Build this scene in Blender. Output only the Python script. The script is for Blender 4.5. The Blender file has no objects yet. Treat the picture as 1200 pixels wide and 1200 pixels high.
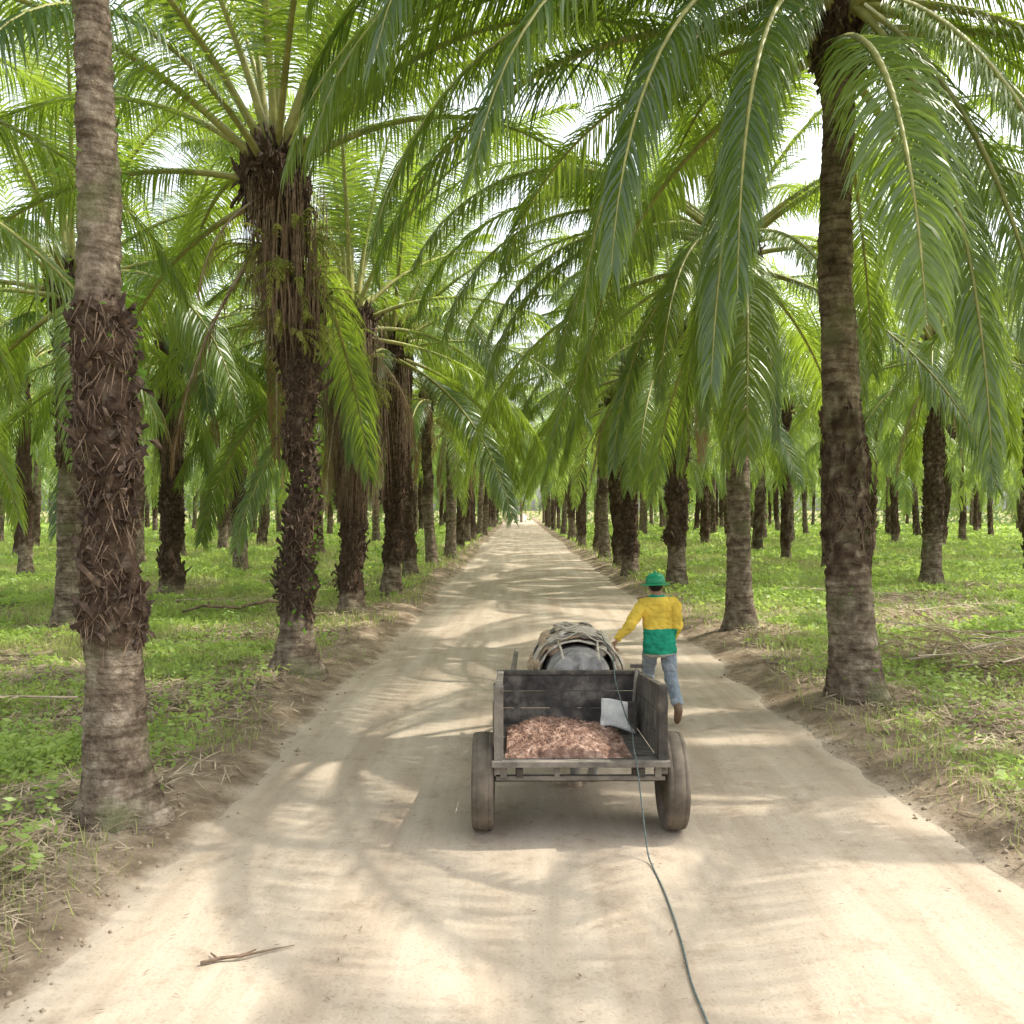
import bpy,bmesh,math,random
import numpy as np
from mathutils import Vector,Matrix,noise
random.seed(7); np.random.seed(7)
S=bpy.context.scene; C=S.collection
R=math.radians
F_PX=1050.0; CAMH=2.5; VX,VY=607.0,597.0
ORD=['first','second','third','fourth','fifth','sixth','seventh','eighth','ninth','tenth','eleventh','twelfth','thirteenth','fourteenth','fifteenth','sixteenth','seventeenth','eighteenth','nineteenth','twentieth']
# ------------------------------------------------------------------ helpers
class G:
    def __init__(s): s.V=[]; s.F=[]; s.M=[]
    def add(s,vs,fs,m=0):
        o=len(s.V); s.V+= [tuple(v) for v in vs]; s.F+=[tuple(i+o for i in f) for f in fs]; s.M+=[m]*len(fs)
    def box(s,c,d,rot=(0,0,0),m=0):
        mt=Matrix.Translation(c)@Matrix.Rotation(rot[2],4,'Z')@Matrix.Rotation(rot[1],4,'Y')@Matrix.Rotation(rot[0],4,'X')
        vs=[mt@Vector((x*d[0]/2,y*d[1]/2,z*d[2]/2)) for z in(-1,1) for y in(-1,1) for x in(-1,1)]
        s.add(vs,[(0,2,3,1),(4,5,7,6),(0,1,5,4),(2,6,7,3),(0,4,6,2),(1,3,7,5)],m)
    def bar(s,a,b,w,h,m=0):
        a=Vector(a);b=Vector(b);d=b-a;L=d.length;q=d.to_track_quat('Y','Z').to_matrix().to_4x4()
        mt=Matrix.Translation((a+b)/2)@q
        vs=[mt@Vector((x*w/2,y*L/2,z*h/2)) for z in(-1,1) for y in(-1,1) for x in(-1,1)]
        s.add(vs,[(0,2,3,1),(4,5,7,6),(0,1,5,4),(2,6,7,3),(0,4,6,2),(1,3,7,5)],m)
    def tube(s,pts,rad,n=8,m=0,cap=True):
        pts=[Vector(p) for p in pts]; k=len(pts)
        if not hasattr(rad,'__len__'): rad=[rad]*k
        vs=[];fs=[];ref=None
        for i,p in enumerate(pts):
            t=(pts[min(i+1,k-1)]-pts[max(i-1,0)]).normalized()
            if ref is None:
                ref=Vector((0,0,1)) if abs(t.z)<.9 else Vector((1,0,0))
            a=(ref-t*ref.dot(t)).normalized(); ref=a; b=t.cross(a)
            for j in range(n):
                th=2*math.pi*j/n; vs.append(p+(a*math.cos(th)+b*math.sin(th))*rad[i])
        for i in range(k-1):
            for j in range(n):
                fs.append((i*n+j,i*n+(j+1)%n,(i+1)*n+(j+1)%n,(i+1)*n+j))
        if cap:
            fs.append(tuple(reversed(range(n)))); fs.append(tuple((k-1)*n+j for j in range(n)))
        s.add(vs,fs,m)
    def lathe(s,prof,n=32,mt=None,m=0,closed=False):
        mt=mt or Matrix.Identity(4); vs=[];fs=[];k=len(prof)
        for (r,z) in prof:
            for j in range(n):
                th=2*math.pi*j/n; vs.append(mt@Vector((r*math.cos(th),r*math.sin(th),z)))
        for i in range(k if closed else k-1):
            i2=(i+1)%k
            for j in range(n): fs.append((i*n+j,i*n+(j+1)%n,i2*n+(j+1)%n,i2*n+j))
        s.add(vs,fs,m)
    def mesh(s,name,mats,smooth=True):
        me=bpy.data.meshes.new(name); me.from_pydata(s.V,[],s.F)
        for m in mats: me.materials.append(m)
        if len(mats)>1: me.polygons.foreach_set('material_index',s.M)
        if smooth: me.polygons.foreach_set('use_smooth',[True]*len(s.F))
        me.update(); return me
def link(name,me,parent=None,loc=(0,0,0),rot=(0,0,0),scale=(1,1,1)):
    o=bpy.data.objects.new(name,me); C.objects.link(o); o.location=loc;o.rotation_euler=rot;o.scale=scale
    if parent: o.parent=parent
    return o
def empty(name,loc,rotz=0):
    o=bpy.data.objects.new(name,None); C.objects.link(o); o.location=loc;o.rotation_euler=(0,0,rotz);o.empty_display_size=.2; return o
def tag(o,label,cat,group=None,kind=None):
    o['label']=label;o['category']=cat
    if group:o['group']=group
    if kind:o['kind']=kind
    return o
def part(name,g,mats,parent,smooth=False,bevel=0):
    if not isinstance(mats,(list,tuple)): mats=[mats]
    o=link(name,g.mesh(name,mats,smooth),parent)
    if bevel:
        b=o.modifiers.new('b','BEVEL'); b.width=bevel;b.segments=2;b.limit_method='ANGLE'
    return o
def npmesh(name,V,nv,mat,smooth=False):
    me=bpy.data.meshes.new(name); n=len(V); nf=n//nv
    me.vertices.add(n); me.vertices.foreach_set('co',V.astype(np.float32).ravel())
    me.loops.add(n); me.loops.foreach_set('vertex_index',np.arange(n,dtype=np.int32))
    me.polygons.add(nf); me.polygons.foreach_set('loop_start',np.arange(0,n,nv,dtype=np.int32))
    me.polygons.foreach_set('loop_total',np.full(nf,nv,dtype=np.int32))
    me.update(calc_edges=True); me.materials.append(mat)
    return me
def vn(x,y,seed=0):
    x=np.asarray(x,float);y=np.asarray(y,float)
    xi=np.floor(x);yi=np.floor(y);fx=x-xi;fy=y-yi;fx=fx*fx*(3-2*fx);fy=fy*fy*(3-2*fy)
    def h(a,b):
        v=np.sin(a*127.1+b*311.7+seed*74.7)*43758.5453; return v-np.floor(v)
    return (h(xi,yi)*(1-fx)+h(xi+1,yi)*fx)*(1-fy)+(h(xi,yi+1)*(1-fx)+h(xi+1,yi+1)*fx)*fy
# ------------------------------------------------------------------ materials
def newmat(name):
    m=bpy.data.materials.new(name); m.use_nodes=True; nt=m.node_tree; nt.nodes.clear(); return m,nt,nt.nodes,nt.links
def ramp(N,stops):
    r=N.new('ShaderNodeValToRGB'); e=r.color_ramp.elements
    e[0].position=stops[0][0];e[0].color=(*stops[0][1],1);e[1].position=stops[-1][0];e[1].color=(*stops[-1][1],1)
    for p,c in stops[1:-1]:
        q=e.new(p);q.color=(*c,1)
    return r
def noisy(name,stops,scale=5,rough=.8,bump=.3,detail=5,stretch=(1,1,1),coord='Object',bscale=None,spec=.3,metal=0,bdist=.02):
    m,nt,N,L=newmat(name)
    o=N.new('ShaderNodeOutputMaterial');p=N.new('ShaderNodeBsdfPrincipled');L.new(p.outputs[0],o.inputs[0])
    tc=N.new('ShaderNodeTexCoord');mp=N.new('ShaderNodeMapping');mp.inputs['Scale'].default_value=stretch
    L.new(tc.outputs[coord],mp.inputs[0])
    n=N.new('ShaderNodeTexNoise');n.inputs['Scale'].default_value=scale;n.inputs['Detail'].default_value=detail;n.inputs['Roughness'].default_value=.62
    L.new(mp.outputs[0],n.inputs['Vector']); r=ramp(N,stops);L.new(n.outputs[0],r.inputs[0]);L.new(r.outputs[0],p.inputs['Base Color'])
    p.inputs['Roughness'].default_value=rough;p.inputs['Specular IOR Level'].default_value=spec;p.inputs['Metallic'].default_value=metal
    if bump:
        n2=N.new('ShaderNodeTexNoise');n2.inputs['Scale'].default_value=bscale or scale*4;n2.inputs['Detail'].default_value=4;L.new(mp.outputs[0],n2.inputs['Vector'])
        b=N.new('ShaderNodeBump');b.inputs['Strength'].default_value=bump;b.inputs['Distance'].default_value=bdist;L.new(n2.outputs[0],b.inputs['Height']);L.new(b.outputs[0],p.inputs['Normal'])
    return m
def leafmat(name,c1,c2,tr,trans=.4,rough=.38,nscale=.7,rnd=True,gloss=.06):
    m,nt,N,L=newmat(name)
    o=N.new('ShaderNodeOutputMaterial');p=N.new('ShaderNodeBsdfDiffuse');t=N.new('ShaderNodeBsdfTranslucent');mx=N.new('ShaderNodeMixShader')
    g=N.new('ShaderNodeNewGeometry');n=N.new('ShaderNodeTexNoise');n.inputs['Scale'].default_value=nscale;n.inputs['Detail'].default_value=2
    L.new(g.outputs['Position'],n.inputs['Vector'])
    r=ramp(N,[(.3,c1),(.7,c2)])
    if rnd:
        oi=N.new('ShaderNodeObjectInfo');ma=N.new('ShaderNodeMath');ma.operation='MULTIPLY_ADD';ma.inputs[1].default_value=.7;ma.inputs[2].default_value=-.35
        L.new(oi.outputs['Random'],ma.inputs[0]);ad=N.new('ShaderNodeMath');ad.operation='ADD';L.new(ma.outputs[0],ad.inputs[0]);L.new(n.outputs[0],ad.inputs[1]);L.new(ad.outputs[0],r.inputs[0])
    else: L.new(n.outputs[0],r.inputs[0])
    L.new(r.outputs[0],p.inputs[0])
    t.inputs[0].default_value=(*tr,1);mx.inputs[0].default_value=trans
    L.new(p.outputs[0],mx.inputs[1]);L.new(t.outputs[0],mx.inputs[2])
    if gloss:
        gl=N.new('ShaderNodeBsdfGlossy');gl.inputs['Roughness'].default_value=rough;gl.inputs[0].default_value=(.95,.97,.9,1)
        m2=N.new('ShaderNodeMixShader');m2.inputs[0].default_value=gloss;L.new(mx.outputs[0],m2.inputs[1]);L.new(gl.outputs[0],m2.inputs[2]);L.new(m2.outputs[0],o.inputs[0])
    else: L.new(mx.outputs[0],o.inputs[0])
    return m
M={}
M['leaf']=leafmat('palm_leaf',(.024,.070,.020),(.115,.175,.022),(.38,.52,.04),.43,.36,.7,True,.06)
M['leaf_hazed']=leafmat('palm_leaf_hazed',(.06,.13,.042),(.17,.24,.055),(.42,.56,.09),.45,.45,.4,True,.05)  # paler copy of the palm leaf, distance haze painted into its colour
M['rachis']=noisy('palm_rachis',[(.3,(.19,.21,.06)),(.7,(.40,.37,.13))],6,.5,0)
M['dry']=leafmat('dry_leaf',(.15,.095,.05),(.32,.23,.13),(.34,.22,.10),.25,.8,2,True,0)
M['straw']=leafmat('straw_leaf',(.30,.22,.14),(.62,.52,.36),(.4,.3,.18),.2,.8,2,True,0)
M['dryrachis']=noisy('dry_rachis',[(.3,(.22,.16,.11)),(.7,(.48,.40,.29))],5,.8,0)
M['fern']=leafmat('fern_leaf',(.18,.21,.055),(.34,.34,.10),(.46,.52,.12),.45,.5,3,True,0)
M['vine']=leafmat('vine_leaf',(.07,.16,.03),(.15,.27,.04),(.35,.55,.07),.4,.45,3,False,0)
M['stub']=noisy('old_frond_bark',[(.25,(.026,.017,.012)),(.5,(.075,.049,.034)),(.75,(.21,.15,.10))],11,.9,0)
M['fibre']=noisy('dry_fibre',[(.3,(.085,.055,.038)),(.7,(.28,.195,.13))],9,.9,0)
def trunkmat():
    m,nt,N,L=newmat('palm_trunk')
    o=N.new('ShaderNodeOutputMaterial');p=N.new('ShaderNodeBsdfDiffuse');L.new(p.outputs[0],o.inputs[0])
    tc=N.new('ShaderNodeTexCoord');n=N.new('ShaderNodeTexNoise');n.inputs['Scale'].default_value=4.2;n.inputs['Detail'].default_value=8;n.inputs['Roughness'].default_value=.78
    L.new(tc.outputs['Object'],n.inputs['Vector'])
    r=ramp(N,[(.33,(.05,.038,.028)),(.5,(.19,.148,.108)),(.68,(.42,.355,.27))]);L.new(n.outputs[0],r.inputs[0])
    mp=N.new('ShaderNodeMapping');mp.inputs['Scale'].default_value=(2.2,2.2,15);L.new(tc.outputs['Object'],mp.inputs[0])
    n2=N.new('ShaderNodeTexNoise');n2.inputs['Scale'].default_value=1.3;n2.inputs['Detail'].default_value=5;L.new(mp.outputs[0],n2.inputs['Vector'])
    r2=ramp(N,[(.38,(.28,.24,.21)),(.52,(1,1,1))]);L.new(n2.outputs[0],r2.inputs[0])
    mx=N.new('ShaderNodeMix');mx.data_type='RGBA';mx.blend_type='MULTIPLY';mx.inputs[0].default_value=.6
    L.new(r.outputs[0],mx.inputs[6]);L.new(r2.outputs[0],mx.inputs[7])
    n5=N.new('ShaderNodeTexNoise');n5.inputs['Scale'].default_value=1.7;n5.inputs['Detail'].default_value=5;L.new(tc.outputs['Object'],n5.inputs['Vector'])
    r5=ramp(N,[(.53,(0,0,0)),(.66,(.65,.65,.65))]);L.new(n5.outputs[0],r5.inputs[0])
    mm=N.new('ShaderNodeMix');mm.data_type='RGBA';L.new(r5.outputs[0],mm.inputs[0]);L.new(mx.outputs[2],mm.inputs[6]);mm.inputs[7].default_value=(.13,.145,.065,1)
    at=N.new('ShaderNodeAttribute');at.attribute_name='rough'
    mr=N.new('ShaderNodeMix');mr.data_type='RGBA';L.new(at.outputs['Fac'],mr.inputs[0]);L.new(mm.outputs[2],mr.inputs[6])
    rd=ramp(N,[(.35,(.03,.019,.014)),(.6,(.09,.06,.042)),(.78,(.22,.16,.11))]);L.new(n.outputs[0],rd.inputs[0]);L.new(rd.outputs[0],mr.inputs[7])
    L.new(mr.outputs[2],p.inputs[0])
    n3=N.new('ShaderNodeTexNoise');n3.inputs['Scale'].default_value=30;n3.inputs['Detail'].default_value=4;L.new(tc.outputs['Object'],n3.inputs['Vector'])
    ad=N.new('ShaderNodeMath');ad.operation='ADD';L.new(n2.outputs[0],ad.inputs[0]);L.new(n3.outputs[0],ad.inputs[1])
    b=N.new('ShaderNodeBump');b.inputs['Strength'].default_value=.8;b.inputs['Distance'].default_value=.03;L.new(ad.outputs[0],b.inputs['Height']);L.new(b.outputs[0],p.inputs['Normal'])
    return m
M['trunk']=trunkmat()
# ------------------------------------------------------------------ ground
XL,XR=-2.22,3.05
def edge_d(x,y):
    x=np.asarray(x,float);y=np.asarray(y,float)
    d=np.maximum(XL-x,x-XR)
    return d+ .38*(vn(x*.4+3,y*.25,1)-.5)+.16*(vn(x*1.3,y*.9,2)-.5)+.06*(vn(x*4,y*4,9)-.5)
def gh(x,y):
    d=edge_d(x,y)
    t=np.clip((d+.2)/1.0,0,1);t=t*t*(3-2*t)
    h=-.03+.15*t+.08*np.exp(-((d-.9)/.45)**2)*vn(x*.9,y*.9,14)
    t2=np.clip((d+.1)/.7,.10,1)
    h=h+t2*(.05*(vn(x*.6,y*.6,3)-.5)+.07*(vn(x*2.2,y*2.2,4)-.5)+.055*(vn(x*6,y*6,5)-.5)+.03*(vn(x*15,y*15,6)-.5))
    return h
def ghf(x,y): return float(gh(np.array([x]),np.array([y]))[0])
BARE=[(7.5,14.0,2.2),(5.8,9.9,1.5),(-4.6,11.0,1.4),(4.4,11.2,1.1),(-3.4,7.0,1.1),(-3.4,13.1,1.2),(4.4,17.4,1.2),(6.5,12.5,1.2),(-5.0,17,1.3),(-6.5,12.5,1.1),(9,20,1.7),(-6.5,8.0,.8),(7.5,18,1.2),(-8,22,1.4),(11,24,1.8),(14,27,1.5),(-4,20.5,1.2),(-9,18,1.0)]
def bare(x,y):
    b=np.zeros_like(x)
    for cx,cy,s in BARE: b=np.maximum(b,np.exp(-(((x-cx)/s)**2+((y-cy)/s)**2)**1.5))
    return b
def axis(lo,fa,fb,hi,st,gr):
    a=list(np.arange(fa,fb,st)); s=st;x=a[-1]
    while x<hi: s*=gr;x+=s;a.append(x)
    s=st;x=fa;b=[]
    while x>lo: s*=gr;x-=s;b.append(x)
    return np.array(b[::-1]+a)
def grid(name,xs,ys,zf,mats):
    X,Y=np.meshgrid(xs,ys);Z=zf(X,Y);nx,ny=len(xs),len(ys)
    V=np.stack([X,Y,Z],-1).reshape(-1,3)
    i=np.arange((nx-1)*(ny-1));r=i//(nx-1);c=i%(nx-1);a=r*nx+c
    Fq=np.stack([a,a+1,a+1+nx,a+nx],-1)
    me=bpy.data.meshes.new(name);me.vertices.add(len(V));me.vertices.foreach_set('co',V.astype(np.float32).ravel())
    me.loops.add(Fq.size);me.loops.foreach_set('vertex_index',Fq.astype(np.int32).ravel())
    me.polygons.add(len(Fq));me.polygons.foreach_set('loop_start',np.arange(0,Fq.size,4,dtype=np.int32));me.polygons.foreach_set('loop_total',np.full(len(Fq),4,dtype=np.int32))
    me.polygons.foreach_set('use_smooth',np.ones(len(Fq),bool));me.update(calc_edges=True)
    for m in mats: me.materials.append(m)
    return me,V
def roadcolor(N,L):
    g=N.new('ShaderNodeNewGeometry')
    mp=N.new('ShaderNodeMapping');mp.inputs['Scale'].default_value=(1.7,.10,1);L.new(g.outputs['Position'],mp.inputs[0])
    n=N.new('ShaderNodeTexNoise');n.inputs['Scale'].default_value=1.5;n.inputs['Detail'].default_value=6;n.inputs['Roughness'].default_value=.6;L.new(mp.outputs[0],n.inputs['Vector'])
    r=ramp(N,[(.3,(.315,.252,.186)),(.5,(.39,.327,.25)),(.72,(.465,.40,.315))]);L.new(n.outputs[0],r.inputs[0])
    n2=N.new('ShaderNodeTexNoise');n2.inputs['Scale'].default_value=2.6;n2.inputs['Detail'].default_value=8;n2.inputs['Roughness'].default_value=.74;L.new(g.outputs['Position'],n2.inputs['Vector'])
    r2=ramp(N,[(.36,(.50,.45,.40)),(.46,(.95,.94,.93)),(.65,(1.05,1.05,1.05))]);L.new(n2.outputs[0],r2.inputs[0])
    mx=N.new('ShaderNodeMix');mx.data_type='RGBA';mx.blend_type='MULTIPLY';mx.inputs[0].default_value=.42;L.new(r.outputs[0],mx.inputs[6]);L.new(r2.outputs[0],mx.inputs[7])
    n4=N.new('ShaderNodeTexNoise');n4.inputs['Scale'].default_value=45;n4.inputs['Detail'].default_value=4;L.new(g.outputs['Position'],n4.inputs['Vector'])
    r4=ramp(N,[(.34,(.5,.45,.4)),(.44,(1,1,1))]);L.new(n4.outputs[0],r4.inputs[0])
    mx2=N.new('ShaderNodeMix');mx2.data_type='RGBA';mx2.blend_type='MULTIPLY';mx2.inputs[0].default_value=.28;L.new(mx.outputs[2],mx2.inputs[6]);L.new(r4.outputs[0],mx2.inputs[7])
    ad=N.new('ShaderNodeMath');ad.operation='ADD';L.new(n2.outputs[0],ad.inputs[0]);L.new(n4.outputs[0],ad.inputs[1])
    return g,mx2.outputs[2],ad.outputs[0]
def groundmat():
    m,nt,N,L=newmat('plantation_soil')
    o=N.new('ShaderNodeOutputMaterial');p=N.new('ShaderNodeBsdfDiffuse');L.new(p.outputs[0],o.inputs[0])
    g,rc,rh=roadcolor(N,L)
    n=N.new('ShaderNodeTexNoise');n.inputs['Scale'].default_value=2.2;n.inputs['Detail'].default_value=7;n.inputs['Roughness'].default_value=.72;L.new(g.outputs['Position'],n.inputs['Vector'])
    soil=ramp(N,[(.28,(.10,.074,.05)),(.5,(.24,.185,.128)),(.72,(.42,.345,.245))]);L.new(n.outputs[0],soil.inputs[0])
    n2=N.new('ShaderNodeTexNoise');n2.inputs['Scale'].default_value=5;n2.inputs['Detail'].default_value=5;L.new(g.outputs['Position'],n2.inputs['Vector'])
    gr=ramp(N,[(.3,(.13,.14,.055)),(.5,(.22,.25,.08)),(.7,(.35,.37,.14))]);L.new(n2.outputs[0],gr.inputs[0])
    at=N.new('ShaderNodeAttribute');at.attribute_name='veg'
    mx=N.new('ShaderNodeMix');mx.data_type='RGBA';L.new(at.outputs['Fac'],mx.inputs[0]);L.new(soil.outputs[0],mx.inputs[6]);L.new(gr.outputs[0],mx.inputs[7])
    a2=N.new('ShaderNodeAttribute');a2.attribute_name='rd'
    sb=N.new('ShaderNodeMath');sb.operation='ADD';L.new(a2.outputs['Fac'],sb.inputs[0]);L.new(n.outputs[0],sb.inputs[1])
    rr=ramp(N,[(.62,(0,0,0)),(.95,(1,1,1))]);L.new(sb.outputs[0],rr.inputs[0])
    m3=N.new('ShaderNodeMix');m3.data_type='RGBA';L.new(rr.outputs[0],m3.inputs[0]);L.new(mx.outputs[2],m3.inputs[6]);L.new(rc,m3.inputs[7]);L.new(m3.outputs[2],p.inputs[0])
    n3=N.new('ShaderNodeTexNoise');n3.inputs['Scale'].default_value=14;n3.inputs['Detail'].default_value=6;n3.inputs['Roughness'].default_value=.7;L.new(g.outputs['Position'],n3.inputs['Vector'])
    b=N.new('ShaderNodeBump');b.inputs['Strength'].default_value=.7;b.inputs['Distance'].default_value=.05;L.new(n3.outputs[0],b.inputs['Height']);L.new(b.outputs[0],p.inputs['Normal'])
    return m
xs=axis(-900,-7,8,900,.10,1.09);ys=axis(-30,2.5,18,1500,.10,1.03)
me,V=grid('ground',xs,ys,gh,[groundmat()])
d=edge_d(V[:,0],V[:,1]);veg=np.clip((d-1.1)/1.6,0,1)*np.clip(-.15+1.4*vn(V[:,0]*.5,V[:,1]*.5,12),0,1)*(1-bare(V[:,0],V[:,1]))
me.attributes.new('veg','FLOAT','POINT').data.foreach_set('value',veg.astype(np.float32))
me.attributes.new('rd','FLOAT','POINT').data.foreach_set('value',np.clip(.55-d*1.5,0,1).astype(np.float32))
go=link('ground',me);go['kind']='structure'
def roadmat():
    m,nt,N,L=newmat('dirt_road')
    o=N.new('ShaderNodeOutputMaterial');p=N.new('ShaderNodeBsdfDiffuse');L.new(p.outputs[0],o.inputs[0])
    g,rc,rh=roadcolor(N,L);L.new(rc,p.inputs[0])
    b=N.new('ShaderNodeBump');b.inputs['Strength'].default_value=.35;b.inputs['Distance'].default_value=.018;L.new(rh,b.inputs['Height']);L.new(b.outputs[0],p.inputs['Normal'])
    return m
def rz(x,y):
    rut=-.015*(np.exp(-((x+.25)/.28)**2)+np.exp(-((x-1.25)/.28)**2))
    return .012+rut+.012*(vn(x*1.1,y*.35,20)-.5)+.006*(vn(x*5,y*3,21)-.5)
me,V=grid('road',np.arange(-2.95,3.95,.09),axis(-25,2.5,16,420,.09,1.03),rz,[roadmat()])
ro=link('road',me);ro['kind']='structure'
# ------------------------------------------------------------------ palm parts
def frond_geo(e0,bend,L,seed,npair,segs,w,lmax=.85,mats=(0,1),droop=1.0,pet=.17,nside=5,latmax=18,rollmax=32,g0=.34,g1=.52,jit=1.0,phi0=68,bexp=1.25):
    rs=random.Random(seed); g=G(); n=20
    lat=R(rs.uniform(-latmax,latmax)); roll=R(rs.uniform(-rollmax,rollmax)); 
    P=[];T=[];p=Vector((0,0,0))
    for i in range(n+1):
        s=i/n; el=R(e0-bend*s**bexp); az=lat*s*s
        t=Vector((math.cos(el)*math.cos(az),math.cos(el)*math.sin(az),math.sin(el)))
        P.append(p.copy());T.append(t); p=p+t*(L/n)
    rad=[(.055*(1-s/n)**1.1*(L/6.5)+.006) for s in range(n+1)]; rad[0]*=1.5;rad[1]*=1.15
    g.tube(P,rad,nside,mats[1],cap=False)
    down=Vector((0,0,-1))
    for k in range(npair):
        s0=pet+(1-pet)*((k+.5)/npair)
        for side in(-1,1):
            s=min(.999,max(pet,s0+rs.uniform(-.3,.3)/npair)); f=s*n;i=min(n-1,int(f));u=f-i
            b=P[i].lerp(P[i+1],u); t=T[i].lerp(T[i+1],u).normalized()
            lateral=Vector((0,0,1)).cross(t)
            if lateral.length<.15: lateral=Vector((0,1,0))
            lateral.normalize(); N_=t.cross(lateral).normalized()
            q=Matrix.Rotation(roll*s,3,t); lateral=q@lateral;N_=q@N_
            q_=(s-pet)/(1-pet)
            ll=lmax*(.45+.55*min(1,q_/.22))*(1-.62*max(0,(q_-.6)/.4)**1.6)*rs.uniform(.88,1.08)
            phi=R(phi0-30*q_+rs.uniform(-4,4)*jit); psi=R((15 if (k+ (side>0))%2 else -7)+rs.uniform(-8,8)*jit)
            d=t*math.cos(phi)+(lateral*side*math.cos(psi)+N_*math.sin(psi))*math.sin(phi)
            wd=d.cross(N_)
            if wd.length<.1: wd=t.copy()
            wd.normalize()
            tw=R(rs.uniform(-35,35)*jit); wd=Matrix.Rotation(tw,3,d)@wd
            c=b.copy();dd=d.copy();sl=ll/segs;gdr=rs.uniform(g0,g1)*droop*(4/segs)
            W=w*rs.uniform(.75,1.15)
            vs=[];
            for j in range(segs+1):
                a=j/segs; ww=W*(.55+.45*min(1,a*4))*(1-a**1.8)*.5
                if j<segs: vs+= [c-wd*ww,c+wd*ww]
                else: vs+=[c]
                dd=(dd+down*gdr*(.5+a*1.2)).normalized(); c=c+dd*sl
            fs=[(2*j,2*j+1,2*j+3,2*j+2) for j in range(segs-1)]+[(2*segs-2,2*segs-1,2*segs)]
            g.add(vs,fs,mats[0])
    return g
E0=[84,73,62,50,38,26,12,-4,-22];BD=[24,42,62,80,92,94,88,74,54];DRP=[.5,.6,.8,.95,1.1,1.25,1.25,1.1,.9]
HI=[];LO=[]
for k in range(9):
    for v in range(2):
        g=frond_geo(E0[k]+random.uniform(-3,3),BD[k]+random.uniform(-8,8),6.7,100+k*7+v,165,4,.037,droop=DRP[k],lmax=.96,g0=.30,g1=.58)
        HI.append(g.mesh('frond',[M['leaf'],M['rachis']]))
        LO.append(frond_geo(E0[k]+random.uniform(-3,3),BD[k]+random.uniform(-8,8),6.2,300+k*7+v,58,2,.084,nside=3,lmax=1.0,droop=DRP[k],jit=1.5))
# long heavy hanging fronds (index 18..25)
for v,(e,b,bx) in enumerate([(20,100,1.25),(4,84,1.2),(-12,72,.9),(32,108,1.25),(-30,55,.8),(-4,82,1.0),(-42,44,.8),(-22,62,.7)]):
    g=frond_geo(e,b,7.4,900+v,205,4,.033,droop=1.0,lmax=.92,latmax=12,rollmax=28,jit=1.1,g0=.36,g1=.62,phi0=60,pet=.12,bexp=bx)
    HI.append(g.mesh('frond',[M['leaf'],M['rachis']]))
DRY=[]
for v in range(3):
    g=frond_geo([-35,-58,-72][v],[50,28,14][v],4.2,500+v,60,3,.03,.6,droop=1.8,pet=.2)
    DRY.append(g.mesh('dry_frond',[M['dry'],M['dryrachis']]))
def layout(seed,n=38):
    rs=random.Random(seed);out=[];a0=rs.uniform(0,360)
    for i in range(n):
        u=(i+.5)/n; c=min(8,int(9*u**1.0))
        if c==8 and rs.random()<.35: c=7
        out.append((R(a0+i*137.5+rs.uniform(-8,8)),c*2+rs.randint(0,1),rs.uniform(.86,1.08),.35-1.0*u))
    return out
def crown_mesh(seed,src,n,mats):
    Vs=[];Fi=[];Ft=[];Mi=[];off=0
    for az,ci,sc,dz in layout(seed,n):
        me=src[ci]
        nv=len(me.vertices);v=np.empty(nv*3,np.float32);me.vertices.foreach_get('co',v);v=v.reshape(-1,3)
        nl=len(me.loops);li=np.empty(nl,np.int32);me.loops.foreach_get('vertex_index',li)
        nf=len(me.polygons);lt=np.empty(nf,np.int32);me.polygons.foreach_get('loop_total',lt);mi=np.empty(nf,np.int32);me.polygons.foreach_get('material_index',mi)
        ca,sa=math.cos(az),math.sin(az);v=v*sc
        v=np.stack([v[:,0]*ca-v[:,1]*sa+ca*.13,v[:,0]*sa+v[:,1]*ca+sa*.13,v[:,2]+dz],-1)
        Vs.append(v);Fi.append(li+off);Ft.append(lt);Mi.append(mi);off+=nv
    V=np.concatenate(Vs);li=np.concatenate(Fi);lt=np.concatenate(Ft);mi=np.concatenate(Mi)
    me=bpy.data.meshes.new('crown');me.vertices.add(len(V));me.vertices.foreach_set('co',V.astype(np.float32).ravel())
    me.loops.add(len(li));me.loops.foreach_set('vertex_index',li)
    me.polygons.add(len(lt));me.polygons.foreach_set('loop_start',np.concatenate([[0],np.cumsum(lt)[:-1]]).astype(np.int32));me.polygons.foreach_set('loop_total',lt)
    for m in mats: me.materials.append(m)
    me.polygons.foreach_set('material_index',mi);me.polygons.foreach_set('use_smooth',np.ones(len(lt),bool));me.update(calc_edges=True);return me
LOM=[g.mesh('f',[M['leaf_hazed'],M['rachis']]) for g in LO]
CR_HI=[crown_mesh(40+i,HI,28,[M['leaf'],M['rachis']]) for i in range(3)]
CR_LO=[crown_mesh(60+i,LOM,25,[M['leaf_hazed'],M['rachis']]) for i in range(4)]
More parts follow.
